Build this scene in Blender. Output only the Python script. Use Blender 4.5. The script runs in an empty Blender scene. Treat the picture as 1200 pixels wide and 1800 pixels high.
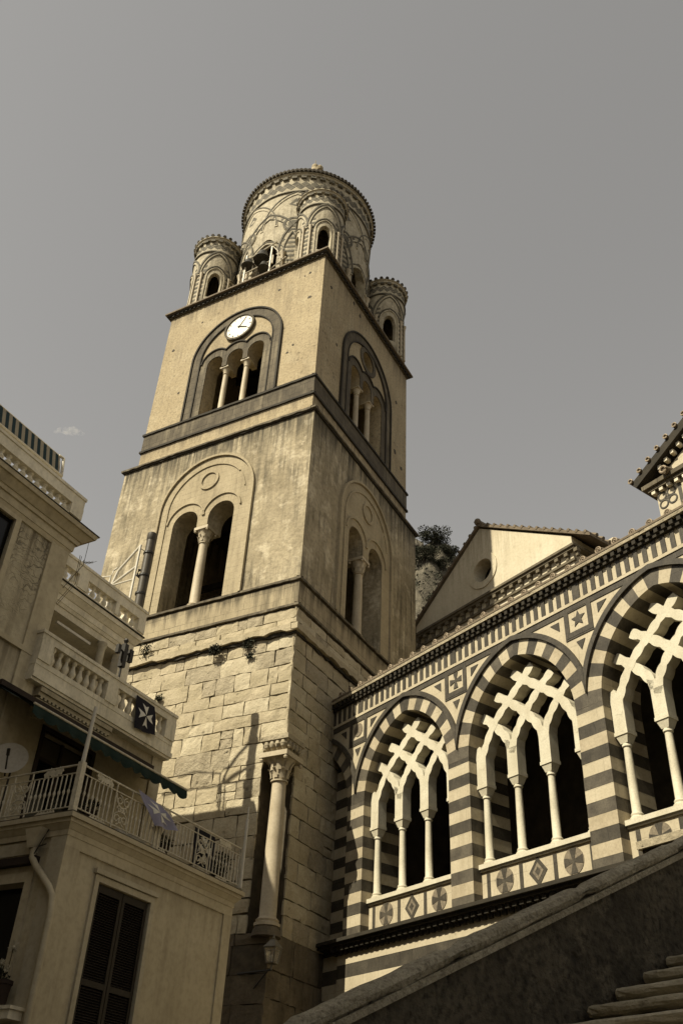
import bpy, bmesh, math, random
from mathutils import Vector, Matrix
from mathutils.geometry import tessellate_polygon
random.seed(7)
R_ = math.radians
PI = math.pi
scene = bpy.context.scene
COL = scene.collection

# ------------------------------------------------------------------ camera
cam_d = bpy.data.cameras.new("camera")
cam = bpy.data.objects.new("camera", cam_d)
COL.objects.link(cam)
cam_d.sensor_fit = 'VERTICAL'
cam_d.sensor_height = 36.0
cam_d.lens = 32.518
cam_d.clip_end = 5000
cam_d.clip_start = 0.1
pitch, roll = 0.64365476, 0.05597614
fw = Vector((0, math.cos(pitch), math.sin(pitch)))
r0 = Vector((1, 0, 0))
u0 = r0.cross(fw)
rr = r0 * math.cos(roll) + u0 * math.sin(roll)
uu = -r0 * math.sin(roll) + u0 * math.cos(roll)
M = Matrix.Identity(4)
for i in range(3):
    M[i][0] = rr[i]; M[i][1] = uu[i]; M[i][2] = -fw[i]
M[0][3], M[1][3], M[2][3] = 0.0, 0.0, 1.6
cam.matrix_world = M
scene.camera = cam

# ------------------------------------------------------------------ frames
AT = R_(-30.26)                      # bell tower and houses
OT = Vector((-1.4495, 29.965, 0))
AF = -0.9702308839842337             # church front
OF = Vector((0.1796, 32.7573, 0))
FT = Matrix.Translation(OT) @ Matrix.Rotation(AT, 4, 'Z')
FF = Matrix.Translation(OF) @ Matrix.Rotation(AF, 4, 'Z')
FG = Matrix.Identity(4)

# ------------------------------------------------------------------ sun + sky
th, el = R_(-2.0), R_(46.5)
Sx = Vector((math.cos(AF), math.sin(AF), 0)); Nx = Vector((-math.sin(AF), math.cos(AF), 0))
hs = -(Sx * math.sin(th) + Nx * math.cos(th))
sun_dir = Vector((hs.x * math.cos(el), hs.y * math.cos(el), math.sin(el)))
sd = bpy.data.lights.new("sun", 'SUN')
sd.energy = 4.9
sd.angle = R_(0.53)
sd.color = (1.0, 0.915, 0.72)
so = bpy.data.objects.new("sun", sd)
COL.objects.link(so)
so.rotation_euler = sun_dir.to_track_quat('Z', 'Y').to_euler()
world = bpy.data.worlds.new("World")
scene.world = world
world.use_nodes = True
wn = world.node_tree
wn.nodes.clear()
wo = wn.nodes.new("ShaderNodeOutputWorld")
wb = wn.nodes.new("ShaderNodeBackground")
sky = wn.nodes.new("ShaderNodeTexSky")
sky.sky_type = 'NISHITA'
sky.sun_disc = False
sky.sun_elevation = el
sky.sun_rotation = math.atan2(sun_dir.x, sun_dir.y)
sky.air_density = 1.0
sky.dust_density = 0.6
hsv = wn.nodes.new("ShaderNodeHueSaturation")
hsv.inputs['Saturation'].default_value = 0.07
tint = wn.nodes.new("ShaderNodeMix")
tint.data_type = 'RGBA'; tint.blend_type = 'MULTIPLY'
tint.inputs[0].default_value = 1.0
tint.inputs[7].default_value = (1.0, 0.965, 0.905, 1)
gam = wn.nodes.new("ShaderNodeGamma"); gam.inputs[1].default_value = 0.8
wn.links.new(sky.outputs[0], gam.inputs[0])
wn.links.new(gam.outputs[0], hsv.inputs['Color'])
wn.links.new(hsv.outputs[0], tint.inputs[6])
wn.links.new(tint.outputs[2], wb.inputs[0])
wb.inputs[1].default_value = 0.095
wn.links.new(wb.outputs[0], wo.inputs[0])
scene.view_settings.view_transform = 'Standard'
scene.view_settings.look = 'None'
scene.view_settings.exposure = 0.74
scene.view_settings.gamma = 1.0
scene.render.engine = 'CYCLES'
scene.cycles.max_bounces = 6

# ------------------------------------------------------------------ materials
MATS = {}
SAT, ALB = 0.87, 0.72
def mat(name, c1, c2=None, scale=1.2, rough=0.85, bump=0.25, bscale=14.0, streak=0.0, sc=(0.06, 0.05, 0.035),
        stain=0.0, stc=(0.7, 0.6, 0.4), pits=0.0, metal=0.0, fine=0.12, bdist=0.02, brick=None, drip=(), crack=0.0):
    """mottled procedural surface: two tones, rain streaks, peeled patches, pits, bump"""
    def tone(c):
        l = .3 * c[0] + .59 * c[1] + .11 * c[2]
        return tuple((l + (v - l) * SAT) * ALB * k for v, k in zip(c, (1.0, 1.0, .975)))
    if c2 is None: c2 = tuple(v * 0.8 for v in c1)
    c1, c2, sc, stc = tone(c1), tone(c2), tone(sc), tone(stc)
    m = bpy.data.materials.new(name)
    m.use_nodes = True
    nt = m.node_tree; N = nt.nodes; L = nt.links
    bs = N['Principled BSDF']
    bs.inputs['Roughness'].default_value = rough
    bs.inputs['Metallic'].default_value = metal
    bs.inputs['Specular IOR Level'].default_value = 0.25
    tc = N.new('ShaderNodeTexCoord')
    def noise(s, det=6, vec=None, ro=0.6):
        n = N.new('ShaderNodeTexNoise'); n.inputs['Scale'].default_value = s
        n.inputs['Detail'].default_value = det; n.inputs['Roughness'].default_value = ro
        L.new(vec if vec else tc.outputs['Object'], n.inputs['Vector']); return n.outputs['Fac']
    def ramp(f, a, b):
        r = N.new('ShaderNodeMapRange'); r.inputs[1].default_value = a; r.inputs[2].default_value = b
        L.new(f, r.inputs[0]); return r.outputs[0]
    def mix(f, a, b):
        x = N.new('ShaderNodeMix'); x.data_type = 'RGBA'
        if isinstance(f, float): x.inputs[0].default_value = f
        else: L.new(f, x.inputs[0])
        for v, k in ((a, 6), (b, 7)):
            if isinstance(v, tuple): x.inputs[k].default_value = (*v, 1)
            else: L.new(v, x.inputs[k])
        return x.outputs[2]
    def mul(a, k):
        x = N.new('ShaderNodeMath'); x.operation = 'MULTIPLY'; L.new(a, x.inputs[0])
        if isinstance(k, float): x.inputs[1].default_value = k
        else: L.new(k, x.inputs[1])
        return x.outputs[0]
    col = mix(ramp(noise(scale), 0.35, 0.65), c1, c2)
    if stain:
        col = mix(mul(ramp(noise(scale * 1.7, 8, None, 0.7), 0.52, 0.6), stain), col, stc)
    if fine:
        dk = tuple(v * 0.55 for v in c2)
        col = mix(mul(ramp(noise(bscale * 1.3, 4), 0.45, 0.75), fine * 3), col, dk)
    if streak:
        mp = N.new('ShaderNodeMapping'); mp.inputs['Scale'].default_value = (2.6, 2.6, 0.22)
        L.new(tc.outputs['Object'], mp.inputs['Vector'])
        s1 = ramp(noise(1.5, 7, mp.outputs[0], 0.65), 0.45, 0.68)
        s2 = ramp(noise(0.42, 5), 0.4, 0.6)
        col = mix(mul(mul(s1, s2), streak), col, sc)
    for zt, ln, st_ in drip:
        sz = N.new('ShaderNodeSeparateXYZ'); L.new(tc.outputs['Object'], sz.inputs[0])
        up = ramp(sz.outputs[2], zt - ln, zt)
        cut = N.new('ShaderNodeMath'); cut.operation = 'LESS_THAN'; L.new(sz.outputs[2], cut.inputs[0]); cut.inputs[1].default_value = zt
        mp2 = N.new('ShaderNodeMapping'); mp2.inputs['Scale'].default_value = (3.2, 3.2, .16); mp2.inputs['Location'].default_value = (zt, 0, 0)
        L.new(tc.outputs['Object'], mp2.inputs['Vector'])
        pw = N.new('ShaderNodeMath'); pw.operation = 'ADD'; L.new(noise(1.3, 8, mp2.outputs[0], .7), pw.inputs[0])
        u2 = mul(up, .24); L.new(u2, pw.inputs[1])
        dm = mul(mul(ramp(pw.outputs[0], .6, .8), cut.outputs[0]), mul(up, st_))
        col = mix(dm, col, sc)
    bh = noise(bscale, 8, None, 0.65)
    if brick:
        sx = N.new('ShaderNodeSeparateXYZ'); L.new(tc.outputs['Object'], sx.inputs[0])
        ad = N.new('ShaderNodeMath'); ad.operation = 'ADD'; L.new(sx.outputs[0], ad.inputs[0]); L.new(sx.outputs[1], ad.inputs[1])
        cb = N.new('ShaderNodeCombineXYZ'); L.new(ad.outputs[0], cb.inputs[0]); L.new(sx.outputs[2], cb.inputs[1])
        nv = N.new('ShaderNodeTexNoise'); nv.inputs['Scale'].default_value = 2.5; L.new(tc.outputs['Object'], nv.inputs['Vector'])
        mv = N.new('ShaderNodeMix'); mv.data_type = 'RGBA'; mv.blend_type = 'LINEAR_LIGHT'; mv.inputs[0].default_value = .05
        L.new(cb.outputs[0], mv.inputs[6]); L.new(nv.outputs['Color'], mv.inputs[7])
        bk = N.new('ShaderNodeTexBrick'); bk.inputs['Scale'].default_value = 1.0
        bk.inputs['Brick Width'].default_value = brick[0]; bk.inputs['Row Height'].default_value = brick[1]
        bk.inputs['Mortar Size'].default_value = brick[2]; bk.inputs['Mortar Smooth'].default_value = .3
        L.new(mv.outputs[2], bk.inputs['Vector'])
        jn = mul(bk.outputs['Fac'], ramp(noise(1.8, 4), .3, .6))
        col = mix(mul(jn, brick[3]), col, tuple(v_ * .35 for v_ in c2))
        sb0 = N.new('ShaderNodeMath'); sb0.operation = 'SUBTRACT'; L.new(bh, sb0.inputs[0]); L.new(jn, sb0.inputs[1])
        bh = sb0.outputs[0]
    if pits:
        v = N.new('ShaderNodeTexVoronoi'); v.inputs['Scale'].default_value = bscale * 0.35
        L.new(tc.outputs['Object'], v.inputs['Vector'])
        p = ramp(v.outputs['Distance'], 0.0, 0.28)
        q = ramp(noise(scale * 2, 3), 0.5, 0.62)
        inv = N.new('ShaderNodeMath'); inv.operation = 'SUBTRACT'; inv.inputs[0].default_value = 1.0; L.new(p, inv.inputs[1])
        pm = mul(mul(inv.outputs[0], q), pits)
        col = mix(pm, col, tuple(v_ * 0.3 for v_ in c2))
        sb = N.new('ShaderNodeMath'); sb.operation = 'SUBTRACT'; L.new(bh, sb.inputs[0]); L.new(pm, sb.inputs[1])
        bh = sb.outputs[0]
    if crack:
        ds = N.new('ShaderNodeMix'); ds.data_type = 'RGBA'; ds.blend_type = 'LINEAR_LIGHT'; ds.inputs[0].default_value = .35
        nz = N.new('ShaderNodeTexNoise'); nz.inputs['Scale'].default_value = 2.2; nz.inputs['Detail'].default_value = 5
        L.new(tc.outputs['Object'], nz.inputs['Vector']); L.new(tc.outputs['Object'], ds.inputs[6]); L.new(nz.outputs['Color'], ds.inputs[7])
        mpc = N.new('ShaderNodeMapping'); mpc.inputs['Scale'].default_value = (1, 1, 2.6); L.new(ds.outputs[2], mpc.inputs['Vector'])
        vc = N.new('ShaderNodeTexVoronoi'); vc.feature = 'DISTANCE_TO_EDGE'; vc.inputs['Scale'].default_value = 2.6
        L.new(mpc.outputs[0], vc.inputs['Vector'])
        iv = N.new('ShaderNodeMath'); iv.operation = 'SUBTRACT'; iv.inputs[0].default_value = 1.0; L.new(ramp(vc.outputs['Distance'], .0, .05), iv.inputs[1])
        ck = mul(mul(iv.outputs[0], ramp(noise(.5, 3), .46, .56)), crack)
        col = mix(ck, col, tuple(v_ * .35 for v_ in c2))
        sk = N.new('ShaderNodeMath'); sk.operation = 'SUBTRACT'; L.new(bh, sk.inputs[0]); L.new(ck, sk.inputs[1])
        bh = sk.outputs[0]
    L.new(col, bs.inputs['Base Color'])
    if bump:
        b = N.new('ShaderNodeBump'); b.inputs['Strength'].default_value = bump; b.inputs['Distance'].default_value = bdist
        L.new(bh, b.inputs['Height']); L.new(b.outputs[0], bs.inputs['Normal'])
    MATS[name] = m
    return m

mat('plaster', (0.50, 0.395, 0.225), (0.42, 0.325, 0.18), 0.55, bump=0.5, bscale=7, streak=0.45, sc=(0.17, 0.13, 0.075), pits=0.8, fine=.28, stain=.4, stc=(.57, .47, .29), bdist=.045, drip=((41.1, 2.2, .9), (31.1, 1.2, .8)))
mat('plaster_stained', (0.52, 0.43, 0.27), (0.33, 0.265, 0.155), 0.55, bump=0.8, bscale=4.5, streak=1.0, sc=(0.09, 0.073, 0.043), stain=0.75, stc=(0.66, 0.56, 0.38), bdist=0.06, pits=.35, fine=.2, drip=((29.6, 3.6, 1.1),))
mat('block_stone', (0.56, 0.465, 0.3), (0.43, 0.355, 0.215), 1.1, bump=0.7, bscale=11, streak=0.35, sc=(0.16, 0.125, 0.07), pits=0.9, stain=0.25, stc=(0.6, 0.5, 0.33), bdist=0.05)
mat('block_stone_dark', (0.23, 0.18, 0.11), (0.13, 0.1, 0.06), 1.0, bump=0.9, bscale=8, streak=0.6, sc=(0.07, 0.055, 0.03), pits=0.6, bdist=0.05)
mat('mortar', (0.13, 0.1, 0.06), (0.07, 0.055, 0.032), 3, bump=0.6)
mat('band_stone', (0.49, 0.4, 0.245), (0.41, 0.33, 0.195), 1.2, bump=0.4, bscale=10, streak=0.45, sc=(0.15, 0.115, 0.065), brick=(.62, .3, .012, .4))
mat('ashlar', (0.48, 0.39, 0.235), (0.38, 0.305, 0.18), 1.2, bump=0.5, bscale=10, streak=0.85, sc=(0.12, 0.095, 0.055), pits=.4, brick=(.55, .5, .014, .7), drip=((20.72, .9, 1.3),))
mat('block_stone_pale', (0.64, 0.55, 0.37), (0.52, 0.435, 0.28), 1.3, bump=0.9, bscale=9, streak=0.25, sc=(0.2, 0.16, 0.09), pits=0.8, stain=.2, stc=(.64, .55, .38), bdist=.05)
mat('block_stone_grey', (0.5, 0.42, 0.28), (0.37, 0.305, 0.195), 1.4, bump=1.0, bscale=9, streak=.6, sc=(.13, .105, .062), pits=.9, bdist=.06)
mat('cornice_dark', (0.2, 0.165, 0.105), (0.13, 0.105, 0.065), 2, bump=0.5, streak=.4)
mat('dark_trim', (0.135, 0.108, 0.067), (0.08, 0.063, 0.038), 1.5, bump=0.5, bscale=9, streak=0.6, sc=(0.34, 0.28, 0.175), brick=(.5, .42, .014, .7))
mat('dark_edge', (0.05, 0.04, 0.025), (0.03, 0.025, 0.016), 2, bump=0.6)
mat('column_stone', (0.6, 0.5, 0.34), (0.48, 0.39, 0.25), 1.5, bump=0.2, bscale=12, rough=0.6)
mat('marble', (0.61, 0.52, 0.355), (0.52, 0.435, 0.285), 0.9, bump=0.25, bscale=12, streak=0.35, sc=(0.33, 0.26, 0.15), rough=0.65, brick=(.74, .696, .007, .6), pits=.5, stain=.3, stc=(.66, .57, .4))
mat('marble_dark_b', (0.15, 0.127, 0.09), (0.075, 0.062, 0.045), 2.2, bump=.3, bscale=16, streak=.3, sc=(.2, .165, .11), rough=.6, fine=.2)
mat('marble_b', (0.55, 0.455, 0.3), (0.43, 0.35, 0.22), 1.6, bump=.25, bscale=12, streak=.4, sc=(.28, .22, .13), rough=.65, fine=.15, stain=.3, stc=(.66, .56, .39))
mat('gable_plaster', (0.76, 0.67, 0.49), (0.68, 0.59, 0.41), .6, bump=.4, bscale=6, streak=.45, sc=(.34, .27, .165), drip=((29.6, 4.5, .8),), pits=.3)
mat('marble_dark', (0.09, 0.076, 0.054), (0.05, 0.042, 0.03), 1.6, bump=0.2, bscale=16, streak=0.2, sc=(0.17, 0.14, 0.095), rough=0.6, brick=(.52, .696, .01, .8), fine=.25, stain=.25, stc=(.16, .135, .095))
mat('marble_mid', (0.30, 0.24, 0.16), (0.16, 0.13, 0.09), 14, bump=0.2, bscale=30)
mat('tracery_white', (0.74, 0.68, 0.515), (0.62, 0.555, 0.4), 1.6, bump=0.3, bscale=18, rough=0.65, streak=.35, sc=(.42, .35, .22), fine=.15)
mat('roof_tile', (0.25, 0.19, 0.12), (0.14, 0.105, 0.068), 4, bump=0.5)
mat('roof_dark', (0.1, 0.08, 0.052), (0.055, 0.044, 0.028), 4, bump=0.5)
mat('tile_end', (0.46, 0.36, 0.245), (0.34, 0.26, 0.17), 4, bump=0.3)
mat('majolica_light', (0.62, 0.54, 0.38), (0.42, 0.355, 0.235), 2.4, bump=0.6, bscale=9, streak=0.8, sc=(0.1, 0.08, 0.048), pits=.5, stain=.5, stc=(.66, .58, .42), fine=.2, bdist=.04)
mat('majolica_dark', (0.2, 0.175, 0.125), (0.1, 0.088, 0.062), 2.5, bump=0.3)
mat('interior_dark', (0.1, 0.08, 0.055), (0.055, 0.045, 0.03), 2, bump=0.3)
mat('house_plaster', (0.66, 0.56, 0.37), (0.55, 0.46, 0.295), 0.7, bump=0.35, bscale=6, streak=0.4, sc=(0.2, 0.16, 0.1), drip=((7.4, 1.6, .35), (11.9, 1.2, .4)), pits=.25, stain=.25, stc=(.72, .62, .43))
mat('house_plaster_cracked', (0.68, 0.585, 0.4), (0.54, 0.46, 0.3), 0.8, bump=0.8, bscale=4, streak=0.45, sc=(0.15, 0.115, 0.065), bdist=0.05, crack=.8, drip=((15.95, 2.0, .9), (12.6, 1.6, .8)))
mat('stucco_pale', (1.0, 0.9, 0.69), (0.82, 0.73, 0.54), 1.2, bump=0.3, bscale=8, streak=0.5, sc=(0.13, 0.105, 0.065))
mat('pilaster_pale', (0.64, 0.56, 0.4), (0.54, 0.46, 0.31), 1.2, bump=0.25, bscale=8, streak=0.3)
mat('shutter_wood', (0.032, 0.022, 0.015), (0.024, 0.017, 0.011), 3, bump=0.15, rough=0.55)
mat('wood_dark', (0.05, 0.032, 0.022), (0.035, 0.023, 0.016), 3, bump=0.2)
mat('iron_white', (0.82, 0.73, 0.56), (0.66, 0.58, 0.42), 6, bump=0.2, rough=0.5, fine=0.2)
mat('iron_dark', (0.04, 0.034, 0.025), (0.028, 0.024, 0.018), 6, bump=0.2, rough=0.5)
mat('pipe_grey', (0.1, 0.082, 0.055), (0.07, 0.057, 0.038), 4, bump=0.2, rough=0.5)
mat('white_paint', (0.78, 0.72, 0.6), (0.7, 0.64, 0.52), 4, bump=0.1, rough=0.5)
mat('fabric_green', (0.012, 0.034, 0.026), (0.009, 0.026, 0.02), 2, bump=0.1, bscale=30)
mat('fabric_navy', (0.02, 0.05, 0.056), (0.016, 0.04, 0.045), 2, bump=0.1, bscale=30)
mat('fabric_cream', (0.42, 0.36, 0.25), (0.38, 0.32, 0.22), 2, bump=0.1, bscale=30)
mat('flag_navy', (0.018, 0.016, 0.024), (0.014, 0.012, 0.019), 2, bump=0.1, bscale=40)
mat('flag_violet', (0.36, 0.34, 0.48), (0.3, 0.28, 0.4), 2, bump=0.1, bscale=40)
mat('flag_white', (0.9, 0.86, 0.76), (0.85, 0.8, 0.7), 2, bump=0.1, bscale=40)
mat('dish_grey', (0.62, 0.56, 0.46), (0.56, 0.5, 0.41), 2, bump=0.05, rough=0.5)
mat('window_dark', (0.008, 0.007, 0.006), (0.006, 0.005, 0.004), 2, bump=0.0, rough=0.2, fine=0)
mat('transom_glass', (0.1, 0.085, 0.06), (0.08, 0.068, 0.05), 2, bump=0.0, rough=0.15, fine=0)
mat('bronze', (0.06, 0.055, 0.04), (0.04, 0.036, 0.026), 4, bump=0.2, rough=0.45, metal=0.4)
mat('clock_white', (0.72, 0.66, 0.54), (0.64, 0.58, 0.46), 3, bump=0.0, rough=0.4, fine=0.02)
mat('rock', (0.2, 0.172, 0.12), (0.05, 0.043, 0.028), 0.25, bump=1.0, bscale=0.9, bdist=0.6, fine=0.25)
mat('leaf_dark', (0.028, 0.03, 0.014), (0.017, 0.02, 0.009), 2, bump=0, fine=0)
mat('leaf_mid', (0.06, 0.058, 0.028), (0.04, 0.04, 0.02), 2, bump=0, fine=0)
mat('bark', (0.06, 0.045, 0.03), None, 3, bump=0.6)
mat('petal', (0.62, 0.55, 0.4), (0.5, 0.44, 0.3), 8, bump=0, fine=0)
mat('terracotta', (0.06, 0.035, 0.022), (0.045, 0.027, 0.017), 3, bump=0.2)
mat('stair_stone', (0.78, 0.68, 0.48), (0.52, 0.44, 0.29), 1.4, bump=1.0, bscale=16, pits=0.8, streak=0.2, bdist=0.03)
mat('shaded_riser', (0.055, 0.044, 0.028), (0.035, 0.028, 0.018), 1.4, bump=0.6, bscale=10)  # shade on the step fronts put into the colour, far darker than the treads
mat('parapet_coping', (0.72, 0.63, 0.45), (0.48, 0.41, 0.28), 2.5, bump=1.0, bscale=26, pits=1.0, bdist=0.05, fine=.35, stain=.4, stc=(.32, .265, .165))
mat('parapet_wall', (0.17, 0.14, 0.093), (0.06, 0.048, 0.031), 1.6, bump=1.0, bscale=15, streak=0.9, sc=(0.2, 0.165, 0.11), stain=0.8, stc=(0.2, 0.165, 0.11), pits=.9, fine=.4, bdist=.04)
mat('paving', (0.16, 0.13, 0.09), (0.12, 0.1, 0.07), 1.0, bump=0.4)
mat('lamp_metal', (0.22, 0.19, 0.13), (0.15, 0.125, 0.085), 5, bump=0.1, rough=0.45)
g = bpy.data.materials.new('lamp_glass'); g.use_nodes = True
gb = g.node_tree.nodes['Principled BSDF']
gb.inputs['Base Color'].default_value = (0.8, 0.76, 0.66, 1); gb.inputs['Roughness'].default_value = 0.12
gb.inputs['Transmission Weight'].default_value = 0.85; gb.inputs['IOR'].default_value = 1.1
MATS['lamp_glass'] = g

# ------------------------------------------------------------------ mesh builder
def idm(u, d, w): return (u, d, w)
class MB:
    """collects boxes, plates, ribbons, tubes and lathes; coordinates are (across, into, up)"""
    def __init__(s, fn=idm):
        s.v = []; s.f = []; s.m = []; s.fn = fn
    def add(s, pts, faces, mi=0):
        o = len(s.v)
        s.v += [s.fn(*p) for p in pts]
        s.f += [tuple(o + i for i in f) for f in faces]
        s.m += [mi] * len(faces)
    def box(s, x0, x1, y0, y1, z0, z1, mi=0):
        p = [(x, y, z) for x in (x0, x1) for y in (y0, y1) for z in (z0, z1)]
        s.add(p, [(0, 1, 3, 2), (4, 6, 7, 5), (0, 4, 5, 1), (2, 3, 7, 6), (0, 2, 6, 4), (1, 5, 7, 3)], mi)
    def hexa(s, p, mi=0):       # 8 points: bottom 4 ccw, top 4 ccw
        s.add(p, [(3, 2, 1, 0), (4, 5, 6, 7), (0, 1, 5, 4), (1, 2, 6, 5), (2, 3, 7, 6), (3, 0, 4, 7)], mi)
    def plate(s, outer, d0, d1, holes=(), mi=0):
        loops = [list(outer)] + [list(h) for h in holes]
        fl = [p for l in loops for p in l]; n = len(fl)
        tris = tessellate_polygon([[Vector((p[0], p[1], 0)) for p in l] for l in loops])
        pts = [(p[0], d0, p[1]) for p in fl] + [(p[0], d1, p[1]) for p in fl]
        fs = [tuple(t) for t in tris] + [tuple(n + i for i in reversed(t)) for t in tris]
        o = 0
        for l in loops:
            k = len(l)
            for i in range(k):
                j = (i + 1) % k
                fs.append((o + i, o + j, n + o + j, n + o + i))
            o += k
        s.add(pts, fs, mi)
    def slab(s, outer, z0, z1, holes=(), mi=0):      # outline in plan, extruded up
        fn = s.fn
        s.fn = lambda u, d, w: fn(u, w, d)
        s.plate(outer, z0, z1, holes, mi)
        s.fn = fn
    def ribbon(s, pts, w, d0, d1, closed=False, mi=0):
        n = len(pts); L = []; Rr = []
        for i in range(n):
            if closed: a, c = pts[i - 1], pts[(i + 1) % n]
            else: a, c = pts[max(i - 1, 0)], pts[min(i + 1, n - 1)]
            b = pts[i]
            t1 = Vector((b[0] - a[0], b[1] - a[1])); t2 = Vector((c[0] - b[0], c[1] - b[1]))
            if t1.length < 1e-9: t1 = t2
            if t2.length < 1e-9: t2 = t1
            t1.normalize(); t2.normalize()
            t = (t1 + t2)
            t = t.normalized() if t.length > 1e-6 else t1
            nn = Vector((-t.y, t.x)); k = max(0.35, nn.dot(Vector((-t1.y, t1.x))))
            ww = (w[i] if isinstance(w, (list, tuple)) else w) * 0.5 / k
            L.append((b[0] + nn.x * ww, b[1] + nn.y * ww)); Rr.append((b[0] - nn.x * ww, b[1] - nn.y * ww))
        P = []
        for i in range(n):
            P += [(L[i][0], d0, L[i][1]), (Rr[i][0], d0, Rr[i][1]), (Rr[i][0], d1, Rr[i][1]), (L[i][0], d1, L[i][1])]
        F = []
        for i in range(n if closed else n - 1):
            a, b = 4 * i, 4 * ((i + 1) % n)
            for k in range(4):
                F.append((a + k, a + (k + 1) % 4, b + (k + 1) % 4, b + k))
        if not closed: F += [(0, 3, 2, 1), (4 * n - 4, 4 * n - 3, 4 * n - 2, 4 * n - 1)]
        s.add(P, F, mi)
    def tube(s, pts, r, n=8, closed=False, mi=0):
        pts = [Vector(p) for p in pts]; m = len(pts); P = []
        for i in range(m):
            a = pts[i - 1] if (closed or i > 0) else pts[i]
            b = pts[(i + 1) % m] if (closed or i < m - 1) else pts[i]
            t = (b - a).normalized()
            up = Vector((0, 0, 1)) if abs(t.z) < 0.9 else Vector((1, 0, 0))
            x = t.cross(up).normalized(); y = t.cross(x)
            rad = r[i] if isinstance(r, (list, tuple)) else r
            for k in range(n):
                a_ = 2 * PI * k / n
                P.append(tuple(pts[i] + (x * math.cos(a_) + y * math.sin(a_)) * rad))
        F = []
        for i in range(m if closed else m - 1):
            j = (i + 1) % m
            for k in range(n):
                F.append((i * n + k, i * n + (k + 1) % n, j * n + (k + 1) % n, j * n + k))
        if not closed: F += [tuple(range(n))[::-1], tuple((m - 1) * n + k for k in range(n))]
        s.add(P, F, mi)
    def lathe(s, prof, cx, cy, n=20, mi=0, cap=True):
        P = []; m = len(prof)
        for r, z in prof:
            for k in range(n):
                a = 2 * PI * k / n
                P.append((cx + r * math.cos(a), cy + r * math.sin(a), z))
        F = []
        for i in range(m - 1):
            for k in range(n):
                F.append((i * n + k, i * n + (k + 1) % n, (i + 1) * n + (k + 1) % n, (i + 1) * n + k))
        if cap: F += [tuple(range(n))[::-1], tuple((m - 1) * n + k for k in range(n))]
        s.add(P, F, mi)
    def ball(s, c, r, n=10, mi=0, sx=(1, 1, 1)):
        P = []; F = []
        m = n // 2
        for i in range(m + 1):
            ph = -PI / 2 + PI * i / m
            for k in range(n):
                a = 2 * PI * k / n
                P.append((c[0] + r * sx[0] * math.cos(ph) * math.cos(a), c[1] + r * sx[1] * math.cos(ph) * math.sin(a), c[2] + r * sx[2] * math.sin(ph)))
        for i in range(m):
            for k in range(n):
                F.append((i * n + k, i * n + (k + 1) % n, (i + 1) * n + (k + 1) % n, (i + 1) * n + k))
        s.add(P, F, mi)
    def leaf(s, c, size, mi=0):
        a = Vector((random.gauss(0, 1), random.gauss(0, 1), random.gauss(0, 1))).normalized()
        b = a.orthogonal().normalized()
        b = Matrix.Rotation(random.random() * 6.28, 3, a) @ b
        c = Vector(c); q = a.cross(b)
        s.add([tuple(c - b * size), tuple(c + q * size * 0.45), tuple(c + b * size), tuple(c - q * size * 0.45)], [(0, 1, 2, 3)], mi)
    def build(s, name, mats, parent=None, smooth=False, frame=None, base=(0, 0, 0), recalc=True):
        if isinstance(mats, str): mats = [mats]
        me = bpy.data.meshes.new(name)
        if parent is not None: base = parent['_b']
        bx, by, bz = base
        me.from_pydata([(x - bx, y - by, z - bz) for x, y, z in s.v], [], s.f)
        for k in mats: me.materials.append(MATS[k])
        for p, mi in zip(me.polygons, s.m): p.material_index = mi
        if recalc:
            b = bmesh.new(); b.from_mesh(me)
            bmesh.ops.recalc_face_normals(b, faces=b.faces)
            b.to_mesh(me); b.free()
        if smooth:
            for p in me.polygons: p.use_smooth = True
            try: me.set_sharp_from_angle(angle=R_(38))
            except Exception: pass
        me.update()
        o = bpy.data.objects.new(name, me)
        COL.objects.link(o)
        o['_b'] = tuple(float(q) for q in base)
        if parent is not None: o.parent = parent
        elif frame is not None: o.matrix_world = frame @ Matrix.Translation(Vector(base))
        return o

def tag(o, label=None, cat=None, group=None, kind=None):
    if label: o['label'] = label
    if cat: o['category'] = cat
    if group: o['group'] = group
    if kind: o['kind'] = kind
    return o
def thing(name, label, cat, frame=FG, base=(0, 0, 0), group=None):
    o = bpy.data.objects.new(name, None)
    o.empty_display_size = 0.3
    COL.objects.link(o)
    o.matrix_world = frame @ Matrix.Translation(Vector(base))
    o['_b'] = tuple(float(q) for q in base)
    return tag(o, label, cat, group)
def dup(o, off, parent=None, rz=0.0):
    """copy of a part (and its own sub-parts) moved by off inside its thing"""
    c = o.copy(); COL.objects.link(c)
    c.parent = parent if parent is not None else o.parent
    c.location = o.location + Vector(off)
    if rz: c.rotation_euler = (0, 0, rz)
    for ch in [k for k in bpy.data.objects if k.parent == o]:
        d = ch.copy(); COL.objects.link(d); d.parent = c
    return c

def arc(cx, cz, r, a0, a1, n=16):
    return [(cx + r * math.cos(a0 + (a1 - a0) * i / n), cz + r * math.sin(a0 + (a1 - a0) * i / n)) for i in range(n + 1)]
def parch(cx, zs, half, e, n=14, xmax=None):
    """pointed arch from left spring over the apex to the right spring"""
    R = half + e
    t1 = math.acos(e / R)
    t0 = 0.0
    if xmax is not None and xmax < half: t0 = math.acos((xmax + e) / R)
    right = [(cx - e + R * math.cos(t0 + (t1 - t0) * i / n), zs + R * math.sin(t0 + (t1 - t0) * i / n)) for i in range(n + 1)]
    left = [(2 * cx - x, z) for x, z in right]
    return left + right[::-1][1:]
def circ(cx, cz, r, n=20): return [(cx + r * math.cos(2 * PI * i / n), cz + r * math.sin(2 * PI * i / n)) for i in range(n)]

# ================================================================== GROUND
mb = MB(); mb.box(-900, 900, -600, 1500, -0.4, 0.0)
tag(mb.build('ground', 'paving', frame=FG), kind='structure')

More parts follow.
